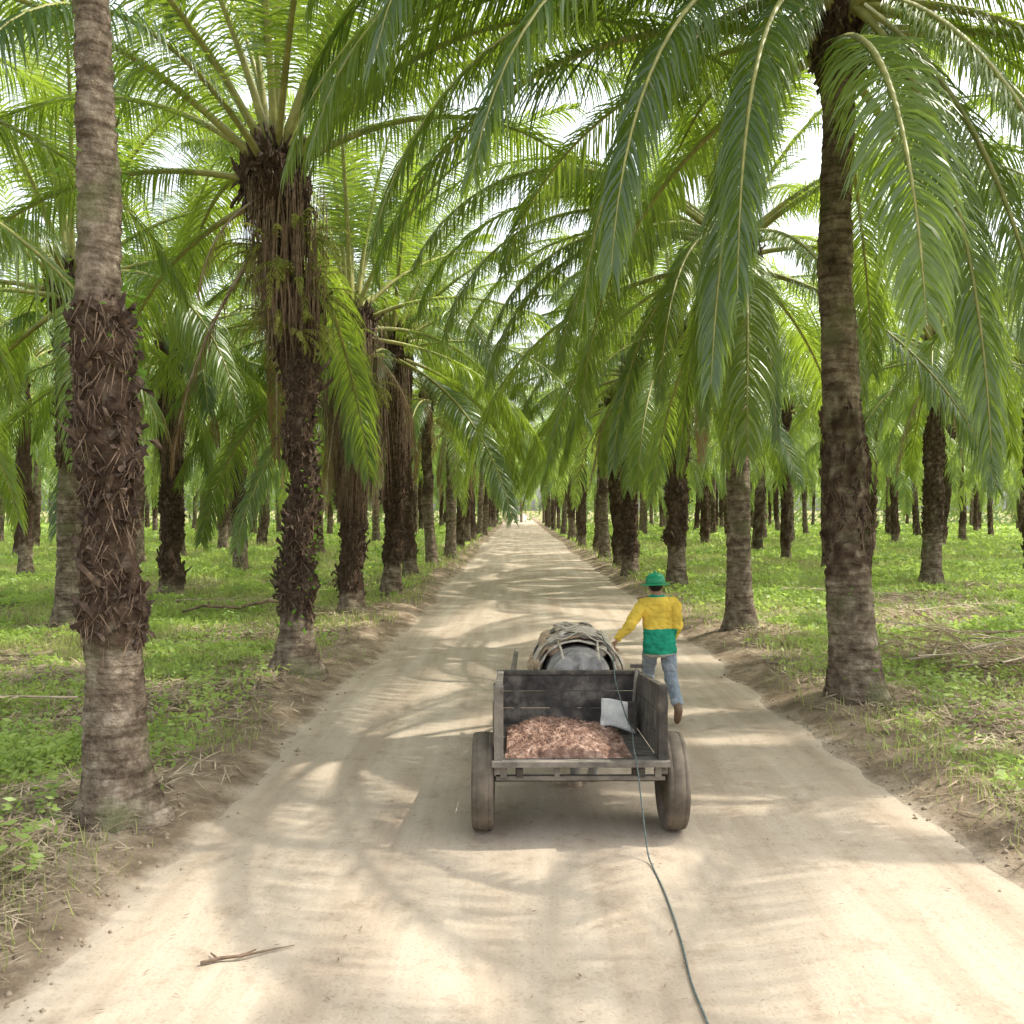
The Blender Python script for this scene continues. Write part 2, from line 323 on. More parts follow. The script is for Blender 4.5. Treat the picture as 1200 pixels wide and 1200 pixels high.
def trunk_meshes(H,rb,rm,rt,seed,rough,lean=(0,0),bow=(0,0),flare=.14,hi=True,dense=1.0,lump=1.0,skirt=None,crownmass=.10,fine=1.0):
    rs=random.Random(seed); n=26 if hi else 12; dz=.04 if hi else .16
    nz=int(H/dz)+1
    def ctr(z):
        u=z/H; return Vector((lean[0]*u+bow[0]*math.sin(math.pi*u)+.04*math.sin(z*1.7+seed)*u,lean[1]*u+bow[1]*math.sin(math.pi*u),z))
    def rad(z):
        r=rb+(rm-rb)*min(1,z/1.3) if z<1.3 else rm+(rt-rm)*min(1,max(0,(z-1.3)/(H*.5)))
        r+=crownmass*math.exp(-((z-(H-.35))/.55)**2)
        return r+flare*math.exp(-z/.22)
    def isr(z):
        v=0
        for a,b,k in rough:
            v=max(v,k*min(1,max(0,(z-a)/.25))*min(1,max(0,(b+.3-z)/.25) if b>H-.6 else max(0,(b-z)/.25)))
        return v
    so=seed*3.7
    def lumpf(th,z): return noise.noise((math.cos(th)*1.1+so,math.sin(th)*1.1,z*1.6))
    g=G();vs=[];ra=[]
    for i in range(nz+1):
        z=i*dz-.25 if i==0 else i*dz; zz=max(0,z);c=ctr(zz);c.z=z; r0=rad(zz);k=isr(zz)
        for j in range(n):
            th=2*math.pi*j/n; x,y=math.cos(th),math.sin(th)
            nn=lumpf(th,zz); n2=noise.noise((x*3.3+so,y*3.3,zz*9))
            ph=(zz/.105+.4*noise.noise((x+so,y,zz*.8))*3)%1.0
            ring=(.015*(ph**2)-.006)*(1-k)
            lob=.12*math.exp(-zz/.25)*noise.noise((x*2.6+so,y*2.6,1))
            r=r0*(1+(.12+.32*k)*nn*lump)+ring+.022*n2*(1+2.5*k)+.02*k+lob
            vs.append(c+Vector((x*r,y*r,0)));ra.append(max(0,min(1,k*1.2+n2*1.4*(k>0.02))))
    fs=[(i*n+j,i*n+(j+1)%n,(i+1)*n+(j+1)%n,(i+1)*n+j) for i in range(nz) for j in range(n)]
    fs.append(tuple(nz*n+j for j in range(n)))
    g.add(vs,fs)
    tm=g.mesh('trunk',[M['trunk']])
    tm.attributes.new('rough','FLOAT','POINT').data.foreach_set('value',ra)
    sg=G()
    z=.0;i=0;step=(.0055 if hi else .028)/dense
    up=Vector((0,0,1))
    while z<H+.15:
        z+=step*(1 if z<H-.9 else .45);i+=1;k=isr(min(z,H))
        th=rs.uniform(0,6.283);c=ctr(z);lf=lumpf(th,z)
        cl=.45+1.3*lf
        if rs.random()>k*(.4+cl): continue
        r=rad(z)*(1+.42*k*lf*lump)
        out=Vector((math.cos(th),math.sin(th),0));tan=Vector((-out.y,out.x,0))
        crownf=1 if z<H-.9 else 1.9
        big=2.2 if rs.random()<.10 else 1
        ln=rs.uniform(.04,.16)*crownf*(1 if hi else 1.4)*(1+.3*(big-1))*fine;od=rs.uniform(.01,.08)*k*crownf*big*(.7+max(0,lf)*1.8)*fine;wd=rs.uniform(.010,.042)*(1 if hi else 1.9)*fine
        if rs.random()<.4: ln=-ln*.8
        a=c+out*r
        side=tan*rs.uniform(-.11,.11)
        b=a+up*ln*.55+out*od*.7+side*.5; e=a+up*ln+out*od+side
        sg.add([a-tan*wd-out*.05,a+tan*wd-out*.05,a+out*.02-up*.03,
                b-tan*wd*.9-out*.03,b+tan*wd*.9-out*.03,b+out*.025,
                e-tan*wd*rs.uniform(.1,.9)-out*.01+up*rs.uniform(-.05,.05),e+tan*wd*rs.uniform(.1,.9)-out*.01+up*rs.uniform(-.05,.05),e+out*.015+up*rs.uniform(-.03,.03)],
               [(0,3,5,2),(2,5,4,1),(0,1,4,3),(3,6,8,5),(5,8,7,4),(3,4,7,6),(6,7,8)],0)
        if hi and rs.random()<.7:
            for _ in range(2):
                q=a+out*rs.uniform(-.02,.06)+tan*rs.uniform(-.05,.05);l2=rs.uniform(.04,.28);w2=rs.uniform(.002,.005);s2=tan*rs.uniform(-.14,.14)+out*rs.uniform(-.03,.05)
                sg.add([q-tan*w2,q+tan*w2,q+tan*w2+s2*.5-up*l2*.5,q-tan*w2+s2*.5-up*l2*.5,q+s2-up*l2],[(0,1,2,3),(3,2,4)],1)
    sm=sg.mesh('frond_stubs',[M['stub'],M['fibre']],False) if sg.V else None
    sk=None
    if skirt:
        z0,z1,cnt,rr=skirt;g=G()
        for _ in range(cnt):
            th=rs.uniform(0,6.283);z=rs.uniform(z0+(z1-z0)*.35,z1);out=Vector((math.cos(th),math.sin(th),0));tan=Vector((-out.y,out.x,0))
            lf=lumpf(th,z*.4);c=ctr(z)+out*(rad(z)+rs.uniform(.02,rr)*(1+lf));L_=rs.uniform(.5,1.0)*(z-z0)*.75+.2;w=rs.uniform(.004,.013);p=c;dr=(-up+out*rs.uniform(-.02,.12)+tan*rs.uniform(-.12,.12)).normalized();vs=[]
            for j in range(5):
                ww=w*(1-j/4.5);vs+=[p-tan*ww,p+tan*ww];p=p+dr*L_/4+tan*rs.uniform(-.03,.03)-out*.025
            g.add(vs,[(2*j,2*j+1,2*j+3,2*j+2) for j in range(4)])
        sk=g.mesh('hanging_fibre',[M['fibre']],False)
    return tm,sm,ctr,rad,sk
def fern_mesh(seed,L=.7,n=14):
    rs=random.Random(seed);Gx=G()
    for i in range(n):
        f=frond_geo(rs.uniform(-30,50),rs.uniform(60,110),L*rs.uniform(.6,1.2),seed*50+i,18,2,.018,.10,pet=.1,nside=3)
        az=rs.uniform(-1.5,1.5);ca,sa=math.cos(az),math.sin(az)
        Gx.add([(v[0]*ca-v[1]*sa,v[0]*sa+v[1]*ca,v[2]) for v in f.V],f.F)
    return Gx.mesh('fern',[M['fern']])
FERN=[fern_mesh(3),fern_mesh(4,.8,13),fern_mesh(5,.55,11)]
TREEGRP='oil palms planted in rows'
def near_palm(loc,H,trunkargs,seed,label,n=38,extra=(),skip=None,dry=0,ferns=(),vine=None,sc=1.0,joined=False,vs_=1.0):
    x,y=loc;z=ghf(x,y)-.03
    t=empty('oil_palm',(x,y,z));tag(t,label,'palm tree',TREEGRP)
    tm,sm,ctr,rad,sk=trunk_meshes(H,seed=seed,**trunkargs)
    link('trunk',tm,t)
    if sm: link('frond_stubs',sm,t)
    if sk: link('hanging_fibre',sk,t)
    top=ctr(H)
    if joined: link('crown',CR_HI[seed%3],t,top,(0,0,seed*1.3))
    else:
        for az,ci,s,dz in layout(seed,n):
            if skip and skip(math.degrees(az)%360,ci//2): continue
            link('frond',HI[ci],t,top+Vector((math.cos(az)*.13,math.sin(az)*.13,dz)),(random.uniform(-.06,.06),0,az),(s*sc,)*3)
        for az,ci,s in extra:
            az=R(az);link('frond',HI[ci],t,top+Vector((math.cos(az)*.22,math.sin(az)*.22,-.1)),(0,0,az),(s,)*3)
    rs=random.Random(seed+5)
    for i in range(dry):
        az=rs.uniform(0,6.28);link('dry_frond',DRY[(i+1)%3],t,top+Vector((math.cos(az)*.22,math.sin(az)*.22,-.5-rs.random()*.9)),(0,0,az),(rs.uniform(.5,.85),)*3)
    for fz,faz,fs_,k in ferns:
        c=ctr(fz);a=R(faz);r=rad(fz)+.04
        link('fern',FERN[k],t,c+Vector((math.cos(a)*r,math.sin(a)*r,0)),(0,0,a),(fs_,)*3)
    if vine:
        g=G()
        for i in range(vine[2]):
            fz=rs.uniform(vine[0],vine[1]);a=R(rs.gauss(vine[3],45)+fz*40);r=rad(fz)+rs.uniform(.03,.12);c=ctr(fz)+Vector((math.cos(a)*r,math.sin(a)*r,0))
            s_=rs.uniform(.015,.04)*vs_;u=Vector((rs.uniform(-1,1),rs.uniform(-1,1),rs.uniform(-1,.3))).normalized();w=u.orthogonal().normalized()
            g.add([c,c+u*s_+w*s_*.6,c+u*s_*2,c+u*s_-w*s_*.6],[(0,1,2,3)])
        part('climbing_vine',g,M['vine'],t)
    return t
near_palm((-3.09,6.94),12.0,dict(rb=.25,rm=.205,rt=.112,rough=[(1.3,4.05,1.0)],lean=(-.42,0),flare=.13,dense=2.2,lump=1.1,fine=.72),11,
  'leaning oil palm nearest the camera on the left, shaggy dark band around its trunk',n=14,vine=(3.4,6.6,330,-100))
near_palm((-3.22,12.9),7.45,dict(rb=.28,rm=.19,rt=.20,rough=[(.75,7.5,1.0)],lean=(-.25,0),bow=(.20,0),flare=.22,dense=1.5,lump=1.9,skirt=(4.3,7.1,800,.34),crownmass=.22),12,
  'oil palm with dark shaggy trunk hung with ferns, second from the camera on the left',n=30,dry=3,
  ferns=[(6.0,-130,1.2,1),(5.6,-60,1.2,1),(5.1,-150,1.1,0),(6.3,-25,1.2,0),(4.9,-80,1.0,2),(5.5,0,1.2,0),(6.1,190,1.2,2),(5.0,-20,1.0,2)],vine=(.7,4.5,160,-90),vs_=1.3,
  skip=lambda a,c: (c>=6 and 190<a<345) or (c>=4 and (a>300 or a<75)),extra=[(0,7,1.1),(-20,8,1.05),(30,8,1.05)])
near_palm((-3.8,20.5),6.9,dict(rb=.28,rm=.24,rt=.25,rough=[(.4,6.8,1.0)],flare=.12,dense=1.2,lump=1.3,skirt=(1.7,6.7,2200,.42),crownmass=.2),13,
  'oil palm wrapped in brown hanging fibre, third from the camera left of the road',n=26,dry=6,ferns=[(5.6,-60,1.3,1),(6.1,-100,1.3,1),(5.2,-30,1.3,0)],skip=lambda a,c: c>=4 and 200<a<340)
near_palm((-3.5,24.6),7.1,dict(rb=.28,rm=.24,rt=.24,rough=[(.8,7.0,.9)],flare=.14,bow=(.12,0),lump=1.4,skirt=(3,6.6,500,.27)),14,
  'oil palm with rough brown trunk, fourth from the camera left of the road',n=26,dry=5)
near_palm((4.15,11.0),8.6,dict(rb=.31,rm=.27,rt=.19,rough=[(1.5,3.75,.5),(7.5,8.6,.9)],lean=(-.25,0),bow=(-.08,0),flare=.1,lump=1.2),21,
  'oil palm with broad ringed trunk and long drooping fronds, nearest right of the road',n=27,
  extra=[(188,21,1.0),(178,11,1.1),(196,18,1.0),(206,21,1.0),(214,18,1.0),(228,23,.9),(222,19,.95),(216,20,.85),(186,11,1.05),(170,10,1.1),(200,19,.95),(320,19,.9),(192,18,1.04),
         (232,25,.84),(238,20,.84),
         (282,24,.86),(290,25,.86),(300,24,.84),(312,22,.86),(274,18,.9),(330,20,.9),(345,19,.9),(10,19,.9),(355,18,.95)],
  vine=(.3,3,60,-90))
near_palm((4.27,17.2),7.6,dict(rb=.28,rm=.23,rt=.19,rough=[(6.2,7.6,.9)],lean=(-.15,0),flare=.16),22,
  'oil palm with smooth grey ringed trunk, second from the camera right of the road',n=28,dry=2,ferns=[(6.0,-100,.9,1)],
  extra=[(180,21,.95),(195,18,.9),(210,10,1.1),(205,19,.85),(225,19,.82),(240,23,.75),(256,24,.68),(270,25,.68),(248,20,.75),(285,23,.75),(216,25,.75),(236,24,.68)])
near_palm((4.75,26.8),7.6,dict(rb=.3,rm=.27,rt=.25,rough=[(1.2,7.5,.95)],flare=.12,lump=1.3,skirt=(3.5,7.2,300,.22)),23,
  'oil palm with thick shaggy trunk, third from the camera right of the road',n=28,dry=4,extra=[(180,21,.95),(200,19,.85),(215,23,.8)])
near_palm((3.95,31.5),7.6,dict(rb=.3,rm=.24,rt=.22,rough=[(.6,7.5,.7)],flare=.12,lump=1.3),24,
  'oil palm leaning over the right road edge, fourth from the camera',dry=4,joined=True)
near_palm((5.9,4.2),8.3,dict(rb=.3,rm=.25,rt=.2,rough=[(1.5,8,.7)],flare=.1),25,
  'oil palm whose fronds hang into the top right corner beside the camera',n=18,skip=lambda a,c: 130<a<310 or c>=6,extra=[(98,19,.85)])
near_palm((-9.6,9.5),7.2,dict(rb=.3,rm=.25,rt=.22,rough=[(1,7,.8)],flare=.1),26,
  'oil palm whose blue-green fronds hang in at the left picture edge',n=24)
near_palm((-9.2,18.4),7.2,dict(rb=.3,rm=.25,rt=.22,rough=[(3.2,7.2,.8)],flare=.12),27,
  'oil palm with grey ringed base, nearest whole tree in the second row left of road',n=26,dry=3)
near_palm((-9.6,24.8),7.2,dict(rb=.3,rm=.25,rt=.24,rough=[(.3,7.2,.9)],flare=.1,lump=1.3,skirt=(2.5,6.5,300,.25)),28,
  'oil palm with shaggy trunk, second row, half hidden right of the tall leaning palm',dry=4,joined=True)
near_palm((13.0,28.2),7.6,dict(rb=.33,rm=.28,rt=.24,rough=[(1.6,7.6,.6)],lean=(.2,0),flare=.14,lump=1.2),29,
  'oil palm standing alone in the sunny clearing right of the road, second row',joined=True,dry=2)
near_palm((12.2,15.5),7.8,dict(rb=.3,rm=.26,rt=.22,rough=[(1,7.8,.8)],flare=.1),30,
  'oil palm whose crown reaches in from beyond the right picture edge',joined=True)
TV=[trunk_meshes(7.3,.28,.24,.22,70+i,[[(.5,7.2,.8)],[(2.8,7.2,.6)],[(5.8,7.2,.8)],[(1,7.2,.9)],[(1.5,4.5,.6),(6,7.2,.8)],[(.2,3,.5),(5,7.2,.8)]][i],flare=.12,hi=False,lump=1.3,lean=[(.2,0),(-.15,.1),(.1,0),(-.2,0),(.25,.1),(-.1,0)][i],bow=[(.15,0),(-.15,0),(0,0),(.12,0),(-.1,0),(.2,0)][i])[:2] for i in range(6)]
def far_palm(x,y,label,group=TREEGRP):
    t=empty('oil_palm',(x,y,ghf(x,y)-.03),random.uniform(0,6.28));tag(t,label,'palm tree',group)
    k=random.randrange(6);s=random.uniform(.98,1.28);w=random.uniform(.8,1.12)
    t.rotation_euler.x=random.uniform(-.04,.04);t.rotation_euler.y=random.uniform(-.04,.04)
    link('trunk',TV[k][0],t,scale=(w,w,s))
    if y<75: link('frond_stubs',TV[k][1],t,scale=(w,w,s))
    src=CR_HI if (y<42 and abs(x)<8) else CR_LO
    link('crown',random.choice(src),t,(0,0,7.3*s-.1),(0,0,random.uniform(0,6.28)),(random.uniform(.85,1.0),)*3)
    if y<60 and abs(x)<12:
        for i in range(3):
            az=random.uniform(0,6.28);link('dry_frond',DRY[1+i%2],t,(.2*math.cos(az),.2*math.sin(az),7.3*s-.6-random.random()),(0,0,az),(.75,)*3)
        if random.random()<.6: 
            az=random.uniform(0,6.28);link('fern',FERN[random.randrange(3)],t,(.25*math.cos(az),.25*math.sin(az),random.uniform(3,6)),(0,0,az),(1.5,)*3)
yl=[31.5,37.5,43.5,49.5,55.5,62,69,76,83];yr=[37.5,43.5,50,56.5,63,70,77,84]
for i,yy in enumerate(yl): far_palm(-3.5+random.uniform(-.3,.3),yy+random.uniform(-.6,.6),f'oil palm with rough brown trunk, {ORD[i+4]} from the camera along the left road edge')
for i,yy in enumerate(yr): far_palm(4.3+random.uniform(-.3,.3),yy+random.uniform(-.6,.6),f'oil palm with rough brown trunk, {ORD[i+4]} from the camera along the right road edge')
for side,nm,x0 in((-1,'left',-3.5),(1,'right',4.3)):
    for yy in np.arange(90,150,6.5): far_palm(x0+random.uniform(-.3,.3),yy+random.uniform(-.5,.5),f'distant oil palm in the avenue row along the {nm} edge of the road',f'far avenue palms on the {nm}')
for side,nm in((-1,'left'),(1,'right')):
    for r in range(1,8):
        bx=(-3.5-6.7*r) if side<0 else (4.3+7.2*r if r>1 else 12.6)
        cnt=0; y=abs(bx)*1.35+ (4 if r%2 else 0)
        if r==1: y=33 if side<0 else 35.5
        ymax=128
        while y<ymax:
            px=bx+random.uniform(-.8,.8);py=y+random.uniform(-1.1,1.1)
            if y<78: far_palm(px,py,f'oil palm in the {ORD[r]} row {nm} of the road, {ORD[cnt+(3 if r==1 and side<0 else 2 if r==1 else 0)]} palm from the camera')
            else: far_palm(px,py,f'distant oil palm deep in the plantation {nm} of the road',f'deep plantation palms {nm} of the road')
            cnt+=1; y+=7.3 if r<5 else 9.5
def forest():
    rs=random.Random(9)
    g=G()
    for row in range(3):
        for xx in np.arange(-170,171,7.5):
            X=xx+rs.uniform(-2,2);Y=140+row*16+rs.uniform(-4,4)+abs(xx)*-.25
            if abs(X-.45)<4.5 and row<2: continue
            g.tube([(X,Y,-.1),(X,Y,7)],[.3,.25],5,1)
            for k in range(22):
                az=rs.uniform(0,6.28);e=rs.uniform(-.2,1.3);p=Vector((X,Y,7));h=Vector((math.cos(az),math.sin(az),0));sd=Vector((-h.y,h.x,0));L_=rs.uniform(.9,1.1)
                for j in range(6):
                    el=e-j*.33;q=p+(h*math.cos(el)+Vector((0,0,math.sin(el))))*1.05*L_
                    for w_ in(-1,1):
                        for u in(.0,.5):
                            a=p.lerp(q,u);b=p.lerp(q,u+.35);o_=sd*w_*.75+Vector((0,0,-.55))+h*.25
                            g.add([a,b,b+o_,],[(0,1,2)],0)
                    p=q
            for k in range(170):
                hz=rs.random()**1.2*6.5
                a=Vector((X+rs.uniform(-5,5),Y+rs.uniform(-3,3)+4,hz));s_=rs.uniform(.3,1.0);th=rs.uniform(0,3.14);dx=Vector((math.cos(th),math.sin(th)*.5,rs.uniform(-.6,.6)))
                g.add([a,a+dx*s_,a+Vector((s_*rs.uniform(-.4,.6),.2,s_*rs.uniform(.3,1)))],[(0,1,2)],0)
    o=link('distant_palm_forest',g.mesh('distant_palm_forest',[M['leaf_hazed'],M['trunk']],False))
    tag(o,'far-off palm forest closing the view at the end of the road','forest',kind='stuff')
forest()
# ------------------------------------------------------------------ ground cover (uncountable)
def scatter(N,y0,y1,pad=.70,seed=1):
    r=np.random.RandomState(seed)
    y=np.exp(r.uniform(math.log(y0),math.log(y1),N)) ; x=r.uniform(-1,1,N)*(y*pad+3)
    return x,y,r
def quads(x,y,z,r,l,w,tilt):
    n=len(x);az=r.uniform(0,2*np.pi,n);ti=r.normal(0,tilt,n);t2=r.normal(0,tilt,n)
    a=np.stack([np.cos(az)*np.cos(ti),np.sin(az)*np.cos(ti),np.sin(ti)],-1)
    b=np.stack([-np.sin(az)*np.cos(t2),np.cos(az)*np.cos(t2),np.sin(t2)],-1)
    c=np.stack([x,y,z],-1)
    return np.stack([c-a*l[:,None],c-b*w[:,None],c+a*l[:,None],c+b*w[:,None]],1).reshape(-1,3)
x,y,r=scatter(640000,3,140,seed=3)
d=edge_d(x,y); cl=vn(x*.4,y*.4,31)*.45+vn(x*1.4,y*1.4,32)*.35+vn(x*4,y*4,33)*.2
bb=bare(x,y)
keep=(d>.7)&(r.uniform(0,1,len(x))<np.clip((d-.7)/1.6,0.02,1)*np.clip((cl-.45)*7.5,.04,1)*(1-.95*bb))
x,y,cl=x[keep],y[keep],cl[keep];n=len(x)
hh=(.025+.42*np.clip(cl-.44,0,1))*(1+np.clip(y/50,0,1.0))
z=gh(x,y)+.012+hh*r.uniform(0,1,n)**.8
l=(.014+.0029*y)*r.uniform(.5,1.4,n)
M['cover']=leafmat('ground_cover_leaf',(.14,.235,.045),(.37,.46,.12),(.54,.72,.14),.42,.5,1.1,False,.03)
o=link('ground_cover',npmesh('ground_cover',quads(x,y,z,r,l,l*.45,.6),4,M['cover']))
tag(o,'bright green leafy creeping weeds covering the plantation floor on both sides','ground cover',kind='stuff')
x,y,r=scatter(380000,3,70,seed=5);d=edge_d(x,y);cl=vn(x*1.1,y*1.1,41)
keep=(d>.3)&(cl>.43)&(r.uniform(0,1,len(x))<np.clip((d-.3)/1.8,.03,.9)*(1-.85*bare(x,y)));x,y=x[keep],y[keep];n=len(x)
z=gh(x,y)-.01;az=r.uniform(0,6.28,n);h=r.uniform(.04,.17,n)*(1+y/35);w=(.002+.0006*y);ln=r.normal(0,.6,n)*h;c=np.stack([x,y,z],-1)
a=np.stack([np.cos(az)*w,np.sin(az)*w,0*w],-1);tp=np.stack([-np.sin(az)*ln,np.cos(az)*ln,h],-1)
V=np.stack([c-a,c+a,c+tp],1).reshape(-1,3)
M['grass']=leafmat('grass_blade',(.19,.24,.065),(.46,.45,.19),(.5,.58,.2),.35,.5,2,False,0)
o=link('grass',npmesh('grass',V,3,M['grass']));tag(o,'thin green grass tufts growing on the road verges','grass',kind='stuff')
x,y,r=scatter(420000,3,60,seed=8);d=edge_d(x,y);cl=vn(x*.8,y*.8,51)*.6+vn(x*3,y*3,52)*.4
base=np.exp(-((d-1.5)/.8)**2)*.4
bb=bare(x,y)
keep=(d>.3)&(r.uniform(0,1,len(x))<np.clip(base*np.clip((cl-.43)*4,0,1)+.30*np.clip((cl-.42)*4,0,1)*(d>.8)+.6*bb*(d>.9)+.015,0,1));x,y=x[keep],y[keep];n=len(x)
z=gh(x,y)+.012+r.uniform(0,1,n)*(.06+.05*bare(x,y));l=r.uniform(.03,.22,n)
M['litter']=noisy('dry_litter',[(.3,(.15,.11,.07)),(.55,(.38,.30,.20)),(.75,(.64,.55,.40))],3,.9,0,coord='Object')
o=link('leaf_litter',npmesh('leaf_litter',quads(x,y,z,r,l,.0024+.0006*y+0*l,.2),4,M['litter']));tag(o,'dry straw-coloured palm leaflets littering the verges','leaf litter',kind='stuff')
def clods():
    g=G();rs=random.Random(4)
    n=0
    while n<2200:
        y=math.exp(rs.uniform(math.log(3.2),math.log(22)));x=rs.uniform(-4.6,5.6)
        dd=float(edge_d(np.array([x]),np.array([y]))[0])
        if dd<-.05 or rs.random()>math.exp(-((dd-.6)/.45)**2): continue
        s=rs.uniform(.004,.02)*(1 if rs.random()<.94 else 1.9);z=max(ghf(x,y),.01)+s*.1
        vs=[Vector((x,y,z))+Vector((a,b,c)).normalized()*s*rs.uniform(.7,1.3) for a,b,c in((1,0,0),(0,1,0),(-1,0,0),(0,-1,0),(0,0,.8),(0,0,-.8))]
        g.add(vs,[(0,1,4),(1,2,4),(2,3,4),(3,0,4),(1,0,5),(2,1,5),(3,2,5),(0,3,5)]);n+=1
    o=link('soil_clods',g.mesh('soil_clods',[noisy('clod',[(.3,(.18,.135,.092)),(.7,(.36,.29,.20))],9,.95,0)],True));tag(o,'small brown soil crumbs along both road edges','soil',kind='stuff')
clods()
def roaddebris():
    g=G();rs=random.Random(14)
    for _ in range(420):
        y=math.exp(rs.uniform(math.log(3.6),math.log(25)));x=rs.uniform(-2.1,3.0);s=rs.uniform(.006,.03)
        a=rs.uniform(0,6.28);d=Vector((math.cos(a),math.sin(a),rs.uniform(-.05,.1)));w=Vector((-d.y,d.x,0))*s*rs.uniform(.08,.3);c=Vector((x,y,.03))
        g.add([c-d*s,c+w,c+d*s,c-w],[(0,1,2,3)])
    o=link('road_debris',g.mesh('road_debris',[M['fibre']],False));tag(o,'tiny dry leaf scraps scattered over the dirt road','debris',kind='stuff')
roaddebris()
def weeds():
    g=G();rs=random.Random(33)
    spots=[]
    while len(spots)<190:
        y=math.exp(rs.uniform(math.log(5),math.log(40)));x=rs.uniform(-1,1)*(y*.62+2)
        dd=float(edge_d(np.array([x]),np.array([y]))[0])
        if dd>1.0: spots.append((x,y))
    spots+=[(-3.95,9.0),(-4.3,8.2),(-4.4,5.6),(4.5,13.2),(5.0,12.6)]*2
    for x,y in spots:
        z=ghf(x,y)
        for k in range(rs.randint(4,9)):
            az=rs.uniform(0,6.28);H=rs.uniform(.2,.5);tilt=rs.uniform(.1,.6);h=Vector((math.cos(az),math.sin(az),0));p0=Vector((x+rs.uniform(-.25,.25),y+rs.uniform(-.25,.25),z))
            for j in range(10):
                u=(j+1)/10;c=p0+h*tilt*H*u*u+Vector((0,0,H*u));aa=rs.uniform(0,6.28);dr=Vector((math.cos(aa),math.sin(aa),rs.uniform(-.4,.4)));s=rs.uniform(.02,.055);w=dr.orthogonal().normalized()*s*.4
                g.add([c,c+dr*s+w,c+dr*s*2,c+dr*s-w],[(0,1,2,3)])
    o=link('weeds',g.mesh('weeds',[M['cover']],False));tag(o,'taller leafy weeds standing out of the ground cover','weeds',kind='stuff')
weeds()
FALL=[]
for v in range(2):
    g=frond_geo(4,10,4.0,800+v,44,2,.036,.55,droop=.2,pet=.2,jit=3)
    for i,vv in enumerate(g.V): g.V[i]=(vv[0],vv[1],vv[2]*.5+.05)
    FALL.append(g.mesh('fallen_frond',[M['straw'],M['dryrachis']]))
FG='dry fronds fallen on the plantation floor'
FF=[(-8.0,21,-15,.08,'dry fallen frond in the green weeds left of the fern-hung palm'),(-5.2,10.6,190,.02,'dry fallen frond on the verge between the two nearest left palms'),
    (5.4,9.4,10,.02,'straw-coloured fallen frond beside the base of the broad right palm'),
    (9.6,22,150,.1,'fallen brown frond in front of the clearing right of the road'),(8.4,19,20,.1,'fallen frond across the weeds beyond the smooth grey palm')]
for x,y,a,dz,lb in FF:
    o=link('fallen_frond',FALL[int(abs(x*10))%2],None,(x,y,ghf(x,y)+.1+dz),(random.uniform(-.05,.05),-.03,R(a)),(.75,)*3);tag(o,lb,'fallen frond',FG)
for k in range(24):
    a=[20,160,200,-30,100,185,5,150,-15,175,30,195,60,220,-40,140,12,168,35,205,80,-70,130,0][k];x=7.0+random.uniform(-1.2,1.2)-math.cos(R(a))*1.2;y=13.2+random.uniform(-1.2,1.2)-math.sin(R(a))*1.2
    o=link('fallen_frond',FALL[k%2],None,(x,y,ghf(x,y)+.10+.016*k),(random.uniform(-.3,.3),random.uniform(-.20,.02),R(a)),(.6,)*3);tag(o,'dry cut frond in the heap of fronds at the right picture edge','fallen frond','dry fronds heaped at the right')
def stick(name,pts,rad,lb,side=()):
    g=G();g.tube(pts,rad,6)
    for s in side: g.tube(s,[.008,.004],5)
    o=link(name,g.mesh(name,[M['fibre']]));tag(o,lb,'stick')
tx,ty=-.05,-.12
stick('twig',[(-1.68+tx,5.0+ty,.03),(-1.58+tx,5.05+ty,.032),(-1.47+tx,5.06+ty,.04),(-1.35+tx,5.14+ty,.03),(-1.22+tx,5.2+ty,.03)],[.010,.011,.008,.006,.003],'bare brown twig lying on the bottom left of the dirt road',[[(-1.5+tx,5.06+ty,.035),(-1.42+tx,5.15+ty,.03)],[(-1.6+tx,5.04+ty,.035),(-1.66+tx,5.11+ty,.03)]])
zz=ghf(-5.3,15.4)
stick('bare_branch',[(-7.7,15.3,zz+.5),(-7.4,15.35,zz+.35),(-7.1,15.4,zz+.18),(-6.9,15.4,zz)],[.012,.022,.028,.03],'bare dead branch poking up from weeds left of the leaning palm')
stick('dead_branch',[(-4.9,19.5,.45),(-5.4,19.4,.52),(-6.0,19.2,.4),(-6.8,19.3,.42),(-7.2,19.2,.3)],[.02,.03,.035,.03,.02],'long grey dead branch lying across the weeds behind the fern-hung palm')
# ------------------------------------------------------------------ cart
wood=noisy('dark_weathered_wood',[(.3,(.035,.03,.027)),(.5,(.085,.075,.066)),(.7,(.24,.205,.17))],6,.8,.5,stretch=(1,6,1),bdist=.006)
steel=noisy('dark_dirty_steel',[(.35,(.045,.04,.036)),(.55,(.10,.085,.07)),(.75,(.25,.20,.15))],8,.6,.2,metal=.2)
paleedge=noisy('worn_edge_wood',[(.3,(.09,.078,.066)),(.7,(.27,.235,.19))],6,.8,.3)
rubber=noisy('dusty_rubber',[(.3,(.075,.062,.048)),(.7,(.21,.175,.135))],5,.95,.25,bdist=.004,spec=.1)
rim=noisy('dusty_rim',[(.3,(.12,.09,.06)),(.7,(.25,.2,.14))],7,.6,.1,metal=.3)
cart=empty('cart',(.47,7.05,0));tag(cart,'dark open-backed two-wheeled cart hitched behind the grey animal','cart')
cart.rotation_euler.z=R(.5)
yR,yF=-.32,1.12; HW=.60
def zf(y,zr,zfv): return zr+(zfv-zr)*(y-yR)/(yF-yR)
g=G()
